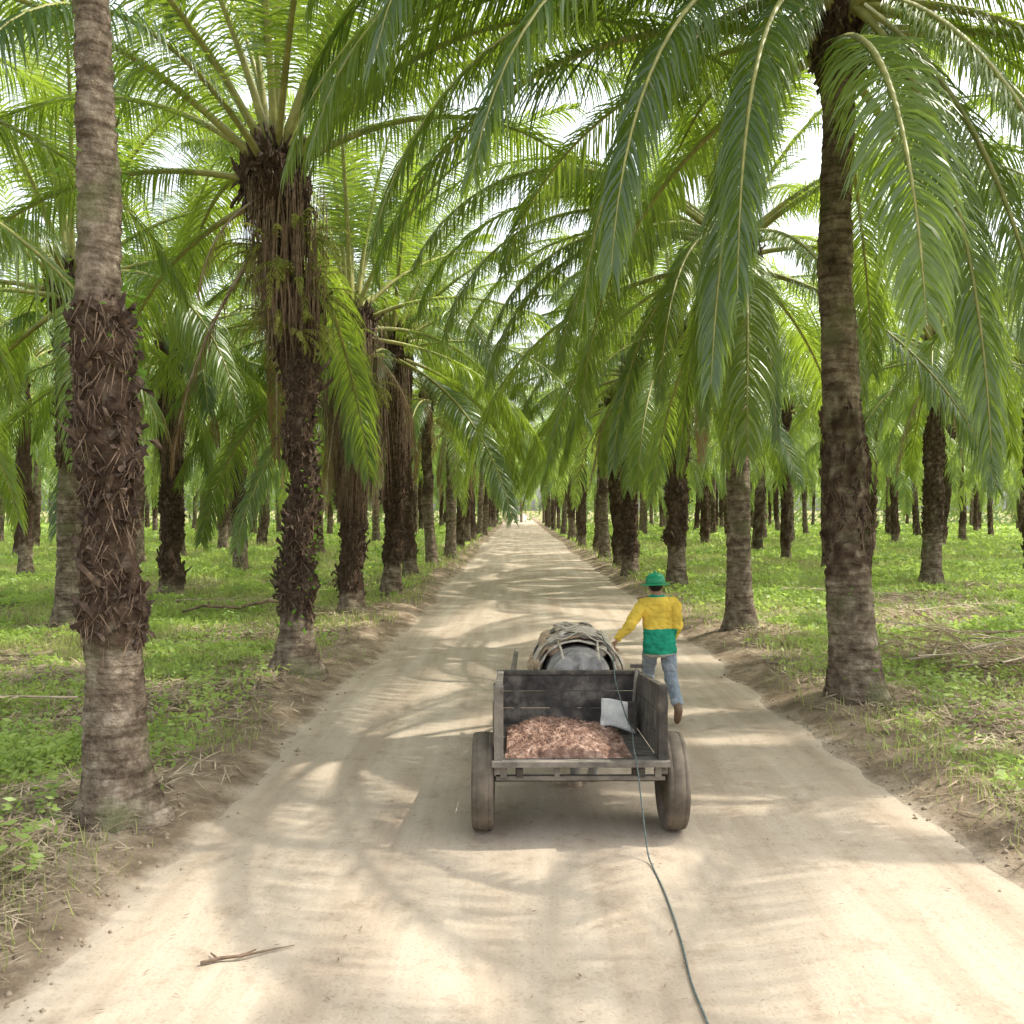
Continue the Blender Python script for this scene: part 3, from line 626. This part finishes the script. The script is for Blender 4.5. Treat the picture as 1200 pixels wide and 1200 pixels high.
for i in range(6):
    w=2*HW/6
    g.add([(-HW+w*i+.003,yR,.57),(-HW+w*(i+1)-.003,yR,.57),(-HW+w*(i+1)-.003,yF,.51),(-HW+w*i+.003,yF,.51),(-HW+w*i+.003,yR,.60),(-HW+w*(i+1)-.003,yR,.60),(-HW+w*(i+1)-.003,yF,.54),(-HW+w*i+.003,yF,.54)],
      [(0,3,2,1),(4,5,6,7),(0,1,5,4),(1,2,6,5),(2,3,7,6),(3,0,4,7)])
part('floor_boards',g,wood,cart)
for s in(-1,1):
    g=G()
    X=s*(HW+.015)
    for k in range(3):
        a0,a1=k/3+.006,(k+1)/3-.006
        ya,yb=yR+.04,yF
        za0=zf(ya,.60,.54)+(zf(ya,1.15,1.0)-zf(ya,.60,.54))*a0;za1=zf(ya,.60,.54)+(zf(ya,1.15,1.0)-zf(ya,.60,.54))*a1
        zb0=.54+(1.0-.54)*a0;zb1=.54+(1.0-.54)*a1
        g.add([(X-.014,ya,za0),(X+.014,ya,za0),(X+.014,yb,zb0),(X-.014,yb,zb0),(X-.014,ya,za1),(X+.014,ya,za1),(X+.014,yb,zb1),(X-.014,yb,zb1)],
              [(0,3,2,1),(4,5,6,7),(0,1,5,4),(1,2,6,5),(2,3,7,6),(3,0,4,7)])
    part('side_panel',g,wood,cart,bevel=.003)
    g=G()
    g.box((s*(HW+.018),yR+.02,.84),(.07,.06,.66));g.box((s*(HW+.05),.55,.78),(.045,.06,.5))
    g.bar((s*(HW+.018),yR,1.165),(s*(HW+.018),yF,1.015),.055,.03)
    g.bar((s*(HW+.05),-.1,.5),(s*(HW+.05),yR+.05,1.05),.03,.03)
    part('side_frame',g,paleedge if s<0 else steel,cart,bevel=.004)
g=G()
for k in range(3): g.box((0,yF+.02,.61+.155*k),(2*HW+.06,.028,.147))
part('front_panel',g,wood,cart,bevel=.003)
g=G();g.box((0,yF+.02,1.012),(2*HW+.1,.06,.035));part('front_rail',g,steel,cart,bevel=.004)
g=G()
g.box((0,yR-.02,.595),(2*HW+.14,.06,.045));g.box((0,yR+.04,.475),(2*HW+.08,.05,.035))
g.box((-HW+.02,yR+.01,.535),(.05,.05,.09));g.box((HW-.02,yR+.01,.535),(.05,.05,.09));g.box((-.18,yR+.01,.535),(.04,.05,.085))
part('rear_sill',g,paleedge,cart,bevel=.005)
g=G()
for s in(-1,1): g.bar((s*.46,yR,.52),(s*.46,yF+.1,.46),.05,.07)
g.box((0,.6,.50),(.9,.04,.03))
part('chassis_beam',g,steel,cart,bevel=.004)
g=G();g.tube([(-.82,0,.38),(.82,0,.38)],.020,12);g.box((-.46,0,.43),(.06,.10,.10));g.box((.46,0,.43),(.06,.10,.10));part('axle',g,steel,cart)
for s in(-1,1):
    g=G();g.tube([(s*.42,yF,.5),(s*.47,yF+.5,.62),(s*.50,yF+1.2,.82),(s*.46,yF+2.0,.9)],[.032,.032,.03,.025],10)
    part('shaft',g,paleedge,cart,True)
mt=Matrix.Rotation(math.pi/2,4,'Y')
for s in(-1,1):
    w=empty('wheel',(s*.74,0,.37));w.parent=cart
    g=G();hw=.084
    prof=[(.24,-hw*.85),(.30,-hw),(.350,-hw*.99),(.366,-hw*.90),(.371,-hw*.6),(.368,-hw*.56),(.368,-hw*.50),(.373,-hw*.46),(.374,0),(.373,hw*.46),(.368,hw*.50),(.368,hw*.56),(.371,hw*.6),(.366,hw*.90),(.350,hw*.99),(.30,hw),(.24,hw*.85),(.22,hw*.5),(.22,-hw*.5)]
    g.lathe(prof,64,mt,0,True)
    part('tyre',g,rubber,w,True)
    g=G();g.lathe([(.0,.05*1),(.06,.055),(.07,.02),(.19,.01),(.215,.05),(.225,.055),(.225,-.055),(.19,-.02),(.0,-.03)],36,Matrix.Rotation(math.pi/2*s,4,'Y'))
    for j in range(5):
        th=2*math.pi*j/5;g.box((s*.03,math.cos(th)*.10,math.sin(th)*.10),(.03,.022,.022))
    part('rim',g,rim,w,True)
def heap(name,cx,cy,rx,ry,h,z0,mat,lb,seed,cat,amp=.045):
    n=90;g=G();vs=[]
    for j in range(n):
        for i in range(n):
            u=-1+2*i/(n-1);v=-1+2*j/(n-1);x=cx+u*rx;y=cy+v*ry;q=max(abs(u),abs(v))
            hh=h*(1.2-1.0*((u+.1)*(u+.1))-.5*(v-.1)**2)+amp*(noise.noise((x*5,y*5,seed))+.7*noise.noise((x*12,y*12,seed))+.6*noise.noise((x*30,y*30,seed)))
            if q>.999: hh=-.0
            vs.append((x,y,z0-.04*(v+1)*.5+max(hh,.0)))
    fs=[(j*n+i,j*n+i+1,(j+1)*n+i+1,(j+1)*n+i) for j in range(n-1) for i in range(n-1)]
    g.add(vs,fs)
    rs=random.Random(seed)
    for k in range(3000):
        u=rs.uniform(-.93,.93);v=rs.uniform(-.93,.93);x=cx+u*rx;y=cy+v*ry;i=int((u+1)/2*(n-1));j=int((v+1)/2*(n-1));z=vs[j*n+i][2]+.005
        s=rs.uniform(.004,.022);d=Vector((rs.uniform(-1,1),rs.uniform(-1,1),rs.uniform(-.2,.8))).normalized();w=d.orthogonal().normalized()*s*.3;c=Vector((x,y,z))
        g.add([c-d*s,c+w,c+d*s,c-w],[(0,1,2,3)]);
    o=link(name,g.mesh(name,[mat],False));tag(o,lb,cat);return o
husk=noisy('fibre_husk',[(.28,(.10,.055,.04)),(.5,(.26,.155,.11)),(.7,(.49,.345,.265))],14,.95,.6,bdist=.02)
heap('husk_heap',.39,7.40,.49,.55,.105,.598,husk,'brown heap of crushed fibre filling the bottom of the cart',3,'heap',.045)
white=noisy('white_plastic_sack',[(.3,(.42,.41,.385)),(.7,(.72,.70,.65))],6,.6,.3,bdist=.02)
g=G();n=10;vs=[]
for j in range(n+1):
    for i in range(n+1):
        u=i/n;v=j/n;vs.append((.71+.31*u+.03*v,7.68+.20*v+.03*math.sin(u*7)+.02*math.sin(v*9+u*4),.64+.02*u-.09*(u*u)*(1-v)+.20*v*(1-.25*u)))
g.add(vs,[(j*(n+1)+i,j*(n+1)+i+1,(j+1)*(n+1)+i+1,(j+1)*(n+1)+i) for j in range(n) for i in range(n)])
o=link('sack',g.mesh('sack',[white]));m_=o.modifiers.new('s','SOLIDIFY');m_.thickness=.012;tag(o,'crumpled white plastic sack leaning in the front right of the cart','sack')
t=empty('hand_tool',(.98,7.70,.64));tag(t,'dark short-handled tool standing in the cart against its right side','tool')
g=G();g.tube([(0,0,0),(.03,.05,.28),(.05,.08,.48)],[.018,.016,.016],8);part('handle',g,paleedge,t,True)
g=G();g.box((.05,.08,.50),(.11,.03,.03));part('grip',g,steel,t,bevel=.004)
g=G();g.box((0,-.0,.06),(.07,.03,.30));part('blade',g,steel,t,bevel=.004)
# ------------------------------------------------------------------ organic body builder
def ball(g,c,r,n=10,sc=(1,1,1)):
    vs=[];fs=[];c=Vector(c)
    for i in range(n+1):
        ph=math.pi*i/n
        for j in range(n*2):
            th=math.pi*j/n;vs.append(c+Vector((math.sin(ph)*math.cos(th)*r*sc[0],math.sin(ph)*math.sin(th)*r*sc[1],math.cos(ph)*r*sc[2])))
    m=n*2
    for i in range(n):
        for j in range(m): fs.append((i*m+j,(i+1)*m+j,(i+1)*m+(j+1)%m,i*m+(j+1)%m))
    g.add(vs,fs)
def limb(g,pts):
    for k in range(len(pts)-1):
        (a,ra),(b,rb)=pts[k],pts[k+1]
        if k==0: ball(g,a,ra,6)
        ball(g,b,rb,6)
        if (Vector(b)-Vector(a)).length>.002: g.tube([a,b],[ra*.99,rb*.99],12)
def loft(g,secs):
    for k in range(len(secs)-1):
        a,b=secs[k],secs[k+1];L_=math.dist(a[:3],b[:3]);st=max(3,int(L_/.025))
        for i in range(st+1):
            u=i/st;q=[a[j]+(b[j]-a[j])*u for j in range(5)]
            ball(g,q[:3],1,7,(q[3],q[4],min(q[3],q[4])*.5))
def organic(name,g,mats,parent,voxel,smooth=6,wr=0,wscale=12,seed=0):
    me=g.mesh(name,mats,True);o=link(name,me,parent)
    r=o.modifiers.new('r','REMESH');r.mode='VOXEL';r.voxel_size=voxel;r.use_smooth_shade=True
    s=o.modifiers.new('s','SMOOTH');s.iterations=smooth;s.factor=.5
    dg=bpy.context.evaluated_depsgraph_get();nm=bpy.data.meshes.new_from_object(o.evaluated_get(dg))
    o.modifiers.clear();o.data=nm;nm.materials.clear()
    for m in mats:nm.materials.append(m)
    if wr:
        for v in nm.vertices:
            p=v.co;f=noise.noise((p.x*wscale+seed,p.y*wscale,p.z*wscale*1.7))+.5*noise.noise((p.x*wscale*2.3,p.y*wscale*2.3,p.z*wscale*3+seed));v.co=p+v.normal*f*wr
    nm.polygons.foreach_set('use_smooth',[True]*len(nm.polygons));return o
hide=noisy('grey_hide',[(.3,(.15,.14,.132)),(.5,(.26,.245,.23)),(.75,(.37,.35,.33))],9,1.0,.35,bdist=.012,spec=0)
BY=8.47
buf=empty('buffalo',(.60,BY,0));tag(buf,'stocky grey draught buffalo walking ahead of the cart under a pack saddle','buffalo')
g=G()
def seg(a,b,n=10):
    for i in range(n+1):
        u=i/n;q=[a[j]+(b[j]-a[j])*u for j in range(6)];ball(g,q[:3],1,10,(q[3],q[4],q[5]))
body=[(0,.10,.85,.17,.12,.20),(0,.22,.87,.27,.2,.25),(0,.50,.83,.33,.22,.30),(0,.95,.79,.37,.24,.335),(0,1.35,.83,.32,.22,.33),(0,1.6,.88,.23,.18,.26)]
for k in range(len(body)-1): seg(body[k],body[k+1],7)
neck=[(0,1.6,.88,.2,.18,.24),(0,1.85,.86,.15,.16,.19),(0,2.05,.84,.14,.14,.16),(0,2.22,.77,.12,.13,.13),(0,2.42,.64,.085,.09,.09),(0,2.5,.59,.085,.07,.075)]
for k in range(len(neck)-1): seg(neck[k],neck[k+1],6)
for s in(-1,1): ball(g,(s*.15,.10,.93),1,8,(.12,.13,.17))
ball(g,(0,.20,1.07),1,8,(.09,.16,.07))
HOOF=[]
for s in(-1,1):
    k=-.30 if s>0 else -.47
    limb(g,[((s*.17,.18,.80),.19),((s*.17,.20+k*.4,.60),.13),((s*.13,.0+k*.9,.40),.065),((s*.09,.04+k,.14),.045),((s*.09,.05+k,.07),.052)])
    HOOF.append((s*.09,.07+k))
    k=.10 if s>0 else -.08
    limb(g,[((s*.17,1.35,.72),.15),((s*.18,1.37+k,.50),.09),((s*.18,1.39+k,.36),.062),((s*.18,1.38+k,.13),.043),((s*.18,1.40+k,.07),.05)])
    HOOF.append((s*.18,1.42+k))
    limb(g,[((s*.12,1.98,.89),.03),((s*.22,1.95,.88),.05),((s*.31,1.93,.84),.02)])
    ball(g,(s*.105,2.2,.85),.03,6)
organic('body',g,[hide],buf,.02,3,.009,5)
hornm=noisy('dark_horn',[(.3,(.05,.045,.04)),(.7,(.14,.12,.10))],10,.5,0)
hoofm=noisy('tan_hoof',[(.3,(.24,.17,.11)),(.7,(.44,.34,.24))],10,.7,0)
for hx,hy in HOOF:
    g=G();g.lathe([(.0,.12),(.045,.12),(.055,.07),(.066,.02),(.066,.012),(.0,.012)],16,Matrix.Translation((hx,hy,0))@Matrix.Diagonal((1,1.2,1,1)));part('hoof',g,hoofm,buf,True)
eyem=noisy('animal_eye',[(.3,(.01,.01,.01)),(.7,(.02,.015,.01))],5,.1,0)
for s in(-1,1):
    g=G();g.tube([(s*.09,2.03,.94),(s*.20,1.97,.95),(s*.28,1.86,.96),(s*.30,1.74,.99),(s*.27,1.66,1.04)],[.045,.04,.032,.022,.006],10);part('horn',g,hornm,buf,True)
    g=G();ball(g,(s*.118,2.215,.845),.017,8);part('eye',g,eyem,buf,True)
g=G();g.tube([(0,.02,1.02),(0,-.04,.96),(.01,-.07,.78),(.02,-.07,.55),(.02,-.06,.45)],[.035,.028,.02,.018,.03],8)
for i in range(26):
    a=random.uniform(0,6.28);g.tube([(.02,-.06,.47),(.02+.03*math.cos(a),-.06+.03*math.sin(a),.36),(.02+.025*math.cos(a),-.06+.025*math.sin(a),.27)],[.006,.005,.001],4)
part('tail',g,hide,buf,True)
canvas=noisy('dirty_canvas',[(.3,(.26,.22,.17)),(.55,(.46,.41,.33)),(.8,(.62,.58,.50))],7,.9,.6,bdist=.02)
tanc=noisy('tan_cloth',[(.3,(.26,.18,.11)),(.55,(.42,.31,.21)),(.8,(.58,.47,.35))],8,.9,.6,bdist=.02)
pinkc=noisy('faded_pink_cloth',[(.3,(.34,.20,.17)),(.7,(.55,.42,.37))],6,.9,.3)
ropem=noisy('pale_rope',[(.3,(.30,.26,.19)),(.7,(.58,.52,.42))],30,.9,.4,bdist=.004)
pack=empty('pack_saddle',(.60,BY,0));tag(pack,'pale canvas pack saddle with ropes and wooden hoops tied on the grey buffalo','pack saddle')
def drape(y0,y1,off,zc,ang,amp,seed,ny=30,na=48,sx=0):
    g=G();vs=[]
    for j in range(ny+1):
        y=y0+(y1-y0)*j/ny
        for i in range(na+1):
            a=-ang+2*ang*i/na+sx
            rx=.375+off;rz_=.335+off
            nn=amp*(noise.noise((a*3+seed,y*5,seed))+.6*noise.noise((a*8+seed,y*13,seed)))
            r_=1+nn*3
            vs.append((math.sin(a)*rx*r_,y+.04*noise.noise((a*4,seed,0)),zc+math.cos(a)*rz_*r_))
    g.add(vs,[(j*(na+1)+i,j*(na+1)+i+1,(j+1)*(na+1)+i+1,(j+1)*(na+1)+i) for j in range(ny) for i in range(na)]);return g
for (nm,a,mt_,sx) in (('saddle_blanket',(.50,1.45,.03,.82,1.75,.014,3),canvas,0),('folded_cloth',(.60,1.0,.066,.82,.5,.02,8),pinkc,.6),('tan_sheet',(.58,1.1,.06,.82,.7,.025,18),tanc,-.6)):
    o=part(nm,drape(*a,sx=sx),mt_,pack,True);o.modifiers.new('s','SOLIDIFY').thickness=.014
for s in(-1,1):
    g=G();limb(g,[((s*.24,.60,1.07),.07),((s*.27,.9,1.08),.105),((s*.28,1.3,1.09),.095),((s*.25,1.52,1.10),.06)])
    organic('saddle_pad',g,[canvas if s>0 else tanc],pack,.014,3,.018,12,s)
    g=G();limb(g,[((s*.40,.62,.93),.055),((s*.425,.85,.88),.085),((s*.41,1.25,.90),.06)])
    organic('side_roll',g,[tanc if s<0 else canvas],pack,.012,3,.018,12,s+4)
g=G();limb(g,[((-.14,.70,1.20),.055),((.05,.80,1.235),.07),((.18,1.0,1.20),.055)]);organic('rolled_sack',g,[canvas],pack,.012,3,.018,14,9)
for y in(.60,1.3):
    g=G();g.tube([(math.sin(a)*.40,y,.86+math.cos(a)*.365) for a in np.linspace(-1.5,1.5,15)],.018,8);part('wooden_hoop',g,paleedge,pack,True)
rr_=random.Random(5)
for i in range(18):
    y=rr_.uniform(.55,1.3);dy=rr_.uniform(-.5,.5);a0=rr_.uniform(-1.7,-.7);a1=rr_.uniform(.7,1.7);am=rr_.uniform(.01,.03)
    g=G();g.tube([(math.sin(a)*.455,max(.5,y+dy*(a-a0)/(a1-a0)),.83+math.cos(a)*(.41+am*math.sin(a*9+i))) for a in np.linspace(a0,a1,26)],rr_.choice([.007,.010,.012]),6);part('lashing_rope',g,ropem if i%3 else steel,pack,True)
g=G();g.tube([(math.sin(a)*.335,.34-.36*math.cos(a),.88+.03*math.cos(a)) for a in np.linspace(-1.9,1.9,24)],.018,8);part('breeching_strap',g,canvas,pack,True)
for s in(-1,1):
    g=G();g.tube([(s*.16,.03,.9),(s*.17,.06,1.08),(s*.18,.30,1.14),(s*.2,.58,1.17)],.012,6);part('strap',g,ropem,pack,True)
g=G()
for k in range(4): g.tube([(-.10+.10*math.cos(a)*(1+.1*k),.80+.12*math.sin(a),1.25+.018*k+.015*math.sin(a*3+k)) for a in np.linspace(0,6.2,22)],.011,6)
part('rope_coil',g,ropem,pack,True)
def smoothpath(P,n=8):
    P=[Vector(p) for p in P];out=[]
    for i in range(len(P)-1):
        p0=P[max(i-1,0)];p1=P[i];p2=P[i+1];p3=P[min(i+2,len(P)-1)]
        for k in range(n):
            t=k/n;out.append(.5*((2*p1)+(-p0+p2)*t+(2*p0-5*p1+4*p2-p3)*t*t+(-p0+3*p1-3*p2+p3)*t**3))
    out.append(P[-1]);return out
blrope=noisy('dark_blue_green_rope',[(.3,(.05,.065,.06)),(.7,(.15,.18,.165))],40,.8,.3,bdist=.003)
g=G();g.tube(smoothpath([(.86,9.15,1.2),(.89,8.5,1.12),(.88,8.2,1.045),(.875,8.0,.95),(.90,7.5,.78),(.90,7.1,.76),(.87,6.72,.70),(.885,6.66,.6),(.905,6.5,.30),(.92,6.35,.07),(.935,6.2,.022),(.95,5.8,.02),(.94,5.2,.02),(.91,4.7,.02),(.915,4.35,.02),(.93,3.6,.02),(.9,3.0,.02)]),.006,6)
o=link('rope',g.mesh('rope',[blrope]));tag(o,'thin dark rope running over the cart and trailing along the road','rope')
DX,DY=.035,.22
g=G();g.tube(smoothpath([(1.0,9.65,1.0),(1.05,10.1,.93),(1.045+DX,10.28+DY,.945),(1.0,10.65,.90),(.78,10.78,.76),(.70,10.90,.70)]),.008,6)
o=link('lead_rope',g.mesh('lead_rope',[ropem]));tag(o,'pale lead rope held by the walking person beside the buffalo','rope')
# ------------------------------------------------------------------ person
def plain(name,c,rough=.8,bump=.15,sc=30,var=.8):
    return noisy(name,[(.3,tuple(v*var for v in c)),(.7,c)],sc/4,rough,bump,bscale=sc*4,bdist=.003)
skin=plain('skin',(.34,.19,.12),.55,0)
per=empty('person',(1.67+DX,10.36+DY,.015));per.rotation_euler.y=R(-2.2);tag(per,'person in green hard hat, yellow and green shirt and jeans, walking beside the buffalo','person')
g=G()
loft(g,[(0,0,.90,.14,.10),(0,.0,1.02,.13,.095),(0,.02,1.12,.135,.09),(0,.03,1.25,.155,.10),(0,.03,1.36,.165,.10),(0,.03,1.42,.12,.075)])
limb(g,[((0,.035,1.42),.06),((0,.05,1.50),.055)])
hd=(-.012,.07,1.585)
ball(g,hd,1,12,(.074,.092,.108));ball(g,(-.015,.10,1.535),1,10,(.055,.065,.06))
limb(g,[((-.015,.16,1.60),.012),((-.015,.177,1.57),.016)]);limb(g,[((-.035,.157,1.535),.009),((.01,.157,1.535),.009)])
for s in(-1,1):
    ball(g,(-.012+s*.076,.06,1.575),1,8,(.012,.022,.032));ball(g,(-.012+s*.03,.15,1.598),.014,6)
def arm(g,s,el,wr,rr=1):
    limb(g,[((s*.165,.03,1.385),.058*rr),((s*.2,.02,1.34),.052*rr),(el,.040*rr),(wr,.027*rr)])
def hand(g,wr,dirv,palmn,curl):
    wr=Vector(wr);d=Vector(dirv).normalized();nn=Vector(palmn).normalized();sd=d.cross(nn).normalized()
    for k in range(4):
        off=(k-1.5)*.021
        limb(g,[(wr,.022),(wr+d*.045+sd*off*.8,.016),(wr+d*.085+sd*off,.0135)])
        p=wr+d*.085+sd*off;ln=[.040,.045,.043,.034][k];dd=d.copy()
        for j in range(3):
            q=Matrix.Rotation(curl*(.7+.2*j),3,sd);dd=q@dd;p2=p+dd*ln*(1-.22*j);limb(g,[(p,.0095-.0008*j),(p2,.009-.0008*j)]);p=p2
    b=wr+d*.03-sd*.026;t1=b+(d*.6-sd*.7+nn*.3).normalized()*.035;t2=t1+(d*.8+nn*.6).normalized()*.032;limb(g,[(b,.014),(t1,.011),(t2,.009)])
LE,LW=(-.355,-.09,1.14),(-.49,-.04,.99)
RE,RW=(.21,-.03,1.10),(.185,.14,.95)
arm(g,-1,LE,LW);arm(g,1,RE,RW)
hand(g,LW,(-.45,.0,-.75),(-.7,.2,.4),-.75);hand(g,RW,(-.1,.5,-.7),(-1,.1,0),-.45)
LEG={-1:[((-.09,0,.90),.095),((-.115,.24,.54),.058),((-.12,.26,.12),.04)],1:[((.09,0,.90),.095),((.12,.0,.50),.058),((.13,-.33,.25),.04)]}
for s in LEG: limb(g,LEG[s])
limb(g,[((-.12,.25,.07),.035),((-.125,.43,.035),.028)]);limb(g,[((.13,-.34,.22),.035),((.13,-.25,.035),.028)])
organic('body',g,[skin],per,.0065,2)
def shirtmat():
    m,nt,N,L=newmat('yellow_green_shirt');o=N.new('ShaderNodeOutputMaterial');p=N.new('ShaderNodeBsdfDiffuse');L.new(p.outputs[0],o.inputs[0])
    tc=N.new('ShaderNodeTexCoord');sp=N.new('ShaderNodeSeparateXYZ');L.new(tc.outputs['Object'],sp.inputs[0])
    ax=N.new('ShaderNodeMath');ax.operation='ABSOLUTE';L.new(sp.outputs[0],ax.inputs[0])
    n0=N.new('ShaderNodeTexNoise');n0.inputs['Scale'].default_value=9;L.new(tc.outputs['Object'],n0.inputs['Vector'])
    zz_=N.new('ShaderNodeMath');zz_.operation='MULTIPLY_ADD';zz_.inputs[1].default_value=.05;L.new(n0.outputs[0],zz_.inputs[0]);L.new(sp.outputs[2],zz_.inputs[2])
    a=N.new('ShaderNodeMath');a.operation='LESS_THAN';a.inputs[1].default_value=1.11;L.new(zz_.outputs[0],a.inputs[0])
    b=N.new('ShaderNodeMath');b.operation='LESS_THAN';b.inputs[1].default_value=.205;L.new(ax.outputs[0],b.inputs[0])
    c=N.new('ShaderNodeMath');c.operation='MULTIPLY';L.new(a.outputs[0],c.inputs[0]);L.new(b.outputs[0],c.inputs[1])
    k=N.new('ShaderNodeMath');k.operation='GREATER_THAN';k.inputs[1].default_value=1.452;L.new(sp.outputs[2],k.inputs[0])
    mxm=N.new('ShaderNodeMath');mxm.operation='MAXIMUM';L.new(c.outputs[0],mxm.inputs[0]);L.new(k.outputs[0],mxm.inputs[1])
    mx=N.new('ShaderNodeMix');mx.data_type='RGBA';L.new(mxm.outputs[0],mx.inputs[0]);mx.inputs[6].default_value=(.80,.56,.09,1);mx.inputs[7].default_value=(.03,.31,.19,1)
    hz=N.new('ShaderNodeMath');hz.operation='LESS_THAN';hz.inputs[1].default_value=.795;L.new(sp.outputs[2],hz.inputs[0])
    mh=N.new('ShaderNodeMix');mh.data_type='RGBA';L.new(hz.outputs[0],mh.inputs[0]);L.new(mx.outputs[2],mh.inputs[6]);mh.inputs[7].default_value=(.55,.55,.5,1)
    n=N.new('ShaderNodeTexNoise');n.inputs['Scale'].default_value=6;L.new(tc.outputs['Object'],n.inputs['Vector']);r=ramp(N,[(.3,(.7,.7,.7)),(.65,(1,1,1))]);L.new(n.outputs[0],r.inputs[0])
    m2=N.new('ShaderNodeMix');m2.data_type='RGBA';m2.blend_type='MULTIPLY';m2.inputs[0].default_value=1;L.new(mh.outputs[2],m2.inputs[6]);L.new(r.outputs[0],m2.inputs[7]);L.new(m2.outputs[2],p.inputs[0])
    return m
g=G()
loft(g,[(0,-.01,.82,.205,.155),(0,-.01,.92,.20,.152),(0,.0,1.02,.192,.142),(0,.02,1.12,.19,.135),(0,.03,1.25,.195,.13),(0,.03,1.36,.198,.122),(0,.03,1.42,.14,.09),(0,.04,1.455,.075,.07)])
for s,el,wr in((-1,LE,LW),(1,RE,RW)):
    wv=Vector(el).lerp(Vector(wr),.93)
    limb(g,[((s*.155,.03,1.38),.075),((s*.205,.02,1.33),.076),(el,.068),(tuple(wv),.045)])
organic('shirt',g,[shirtmat()],per,.009,3,.020,11)
jeans=noisy('faded_jeans',[(.3,(.15,.18,.215)),(.55,(.26,.30,.34)),(.8,(.40,.44,.47))],9,.9,0)
g=G();loft(g,[(0,0,.86,.155,.115),(0,0,.97,.15,.11)])
for s in LEG:
    L3=LEG[s];e=Vector(L3[1][0]).lerp(Vector(L3[2][0]),.93)
    limb(g,[(L3[0][0],.105),(tuple(Vector(L3[0][0]).lerp(Vector(L3[1][0]),.5)),.095),(L3[1][0],.08),(tuple(e),.07)])
organic('jeans',g,[jeans],per,.009,3,.012,14,5)
boot=plain('brown_boot',(.19,.12,.075),.7,0)
g=G();limb(g,[((-.12,.26,.12),.05),((-.12,.24,.06),.05),((-.125,.35,.05),.048),((-.125,.45,.04),.038)]);organic('boot',g,[boot],per,.009,2)
g=G();limb(g,[((.13,-.33,.25),.05),((.13,-.375,.19),.05),((.13,-.325,.11),.047),((.13,-.255,.045),.038)]);organic('boot',g,[boot],per,.009,2)
g=G();ball(g,(-.012,.05,1.60),1,12,(.082,.09,.10));o=part('hair',g,plain('black_hair',(.015,.012,.01),.6,0),per,True)
hat=empty('hard_hat',(-.012,.062,1.612));hat.parent=per;hat.rotation_euler=(R(-3),0,0)
hm=plain('green_hard_hat',(.015,.28,.13),.35,0)
g=G();prof=[(.122,0),(.123,.02),(.119,.05),(.104,.085),(.075,.112),(.036,.126),(.001,.129)]
g.lathe(prof,36,Matrix.Diagonal((.95,1.12,1,1)));part('shell',g,hm,hat,True)
g=G();g.lathe([(.115,.006),(.186,-.014),(.189,-.020),(.184,-.024),(.115,-.008)],36,Matrix.Diagonal((.93,1.12,1,1)),closed=True);part('brim',g,hm,hat,True)
g=G();g.tube([(0,.12*math.cos(a),.135*math.sin(a)) for a in np.linspace(.2,2.94,18)],.012,8);part('crest_ridge',g,hm,hat,True)
# ------------------------------------------------------------------ light, sky, camera
az,el=R(74),R(55)
Sd=Vector((math.sin(az)*math.cos(el),math.cos(az)*math.cos(el),math.sin(el)))
sl=bpy.data.lights.new('Sun','SUN');sl.energy=5;sl.angle=R(.5);sl.color=(1,.94,.84)
so=bpy.data.objects.new('Sun',sl);C.objects.link(so);so.rotation_euler=Sd.to_track_quat('Z','Y').to_euler()
w=bpy.data.worlds.new('World');S.world=w;w.use_nodes=True;nt=w.node_tree;N=nt.nodes;L=nt.links;N.clear()
o=N.new('ShaderNodeOutputWorld');b=N.new('ShaderNodeBackground');sk=N.new('ShaderNodeTexSky');sk.sky_type='NISHITA';sk.sun_disc=False;sk.sun_elevation=el;sk.sun_rotation=az;sk.dust_density=4;sk.air_density=1.2
hs=N.new('ShaderNodeHueSaturation');hs.inputs['Saturation'].default_value=.3;hs.inputs['Value'].default_value=3.1
L.new(sk.outputs[0],hs.inputs['Color']);L.new(hs.outputs[0],b.inputs[0]);b.inputs[1].default_value=.15;L.new(b.outputs[0],o.inputs[0])
cd=bpy.data.cameras.new('Camera');cd.sensor_width=36;cd.lens=F_PX/1200*36;cd.clip_end=4000;cd.clip_start=.05;cd.shift_x=-(VX-600)/1200;cd.shift_y=-(600-VY)/1200
co=bpy.data.objects.new('Camera',cd);C.objects.link(co);co.location=(0,0,CAMH);co.rotation_euler=(math.pi/2,0,0);S.camera=co
S.view_settings.view_transform='Standard';S.view_settings.look='None';S.view_settings.exposure=0
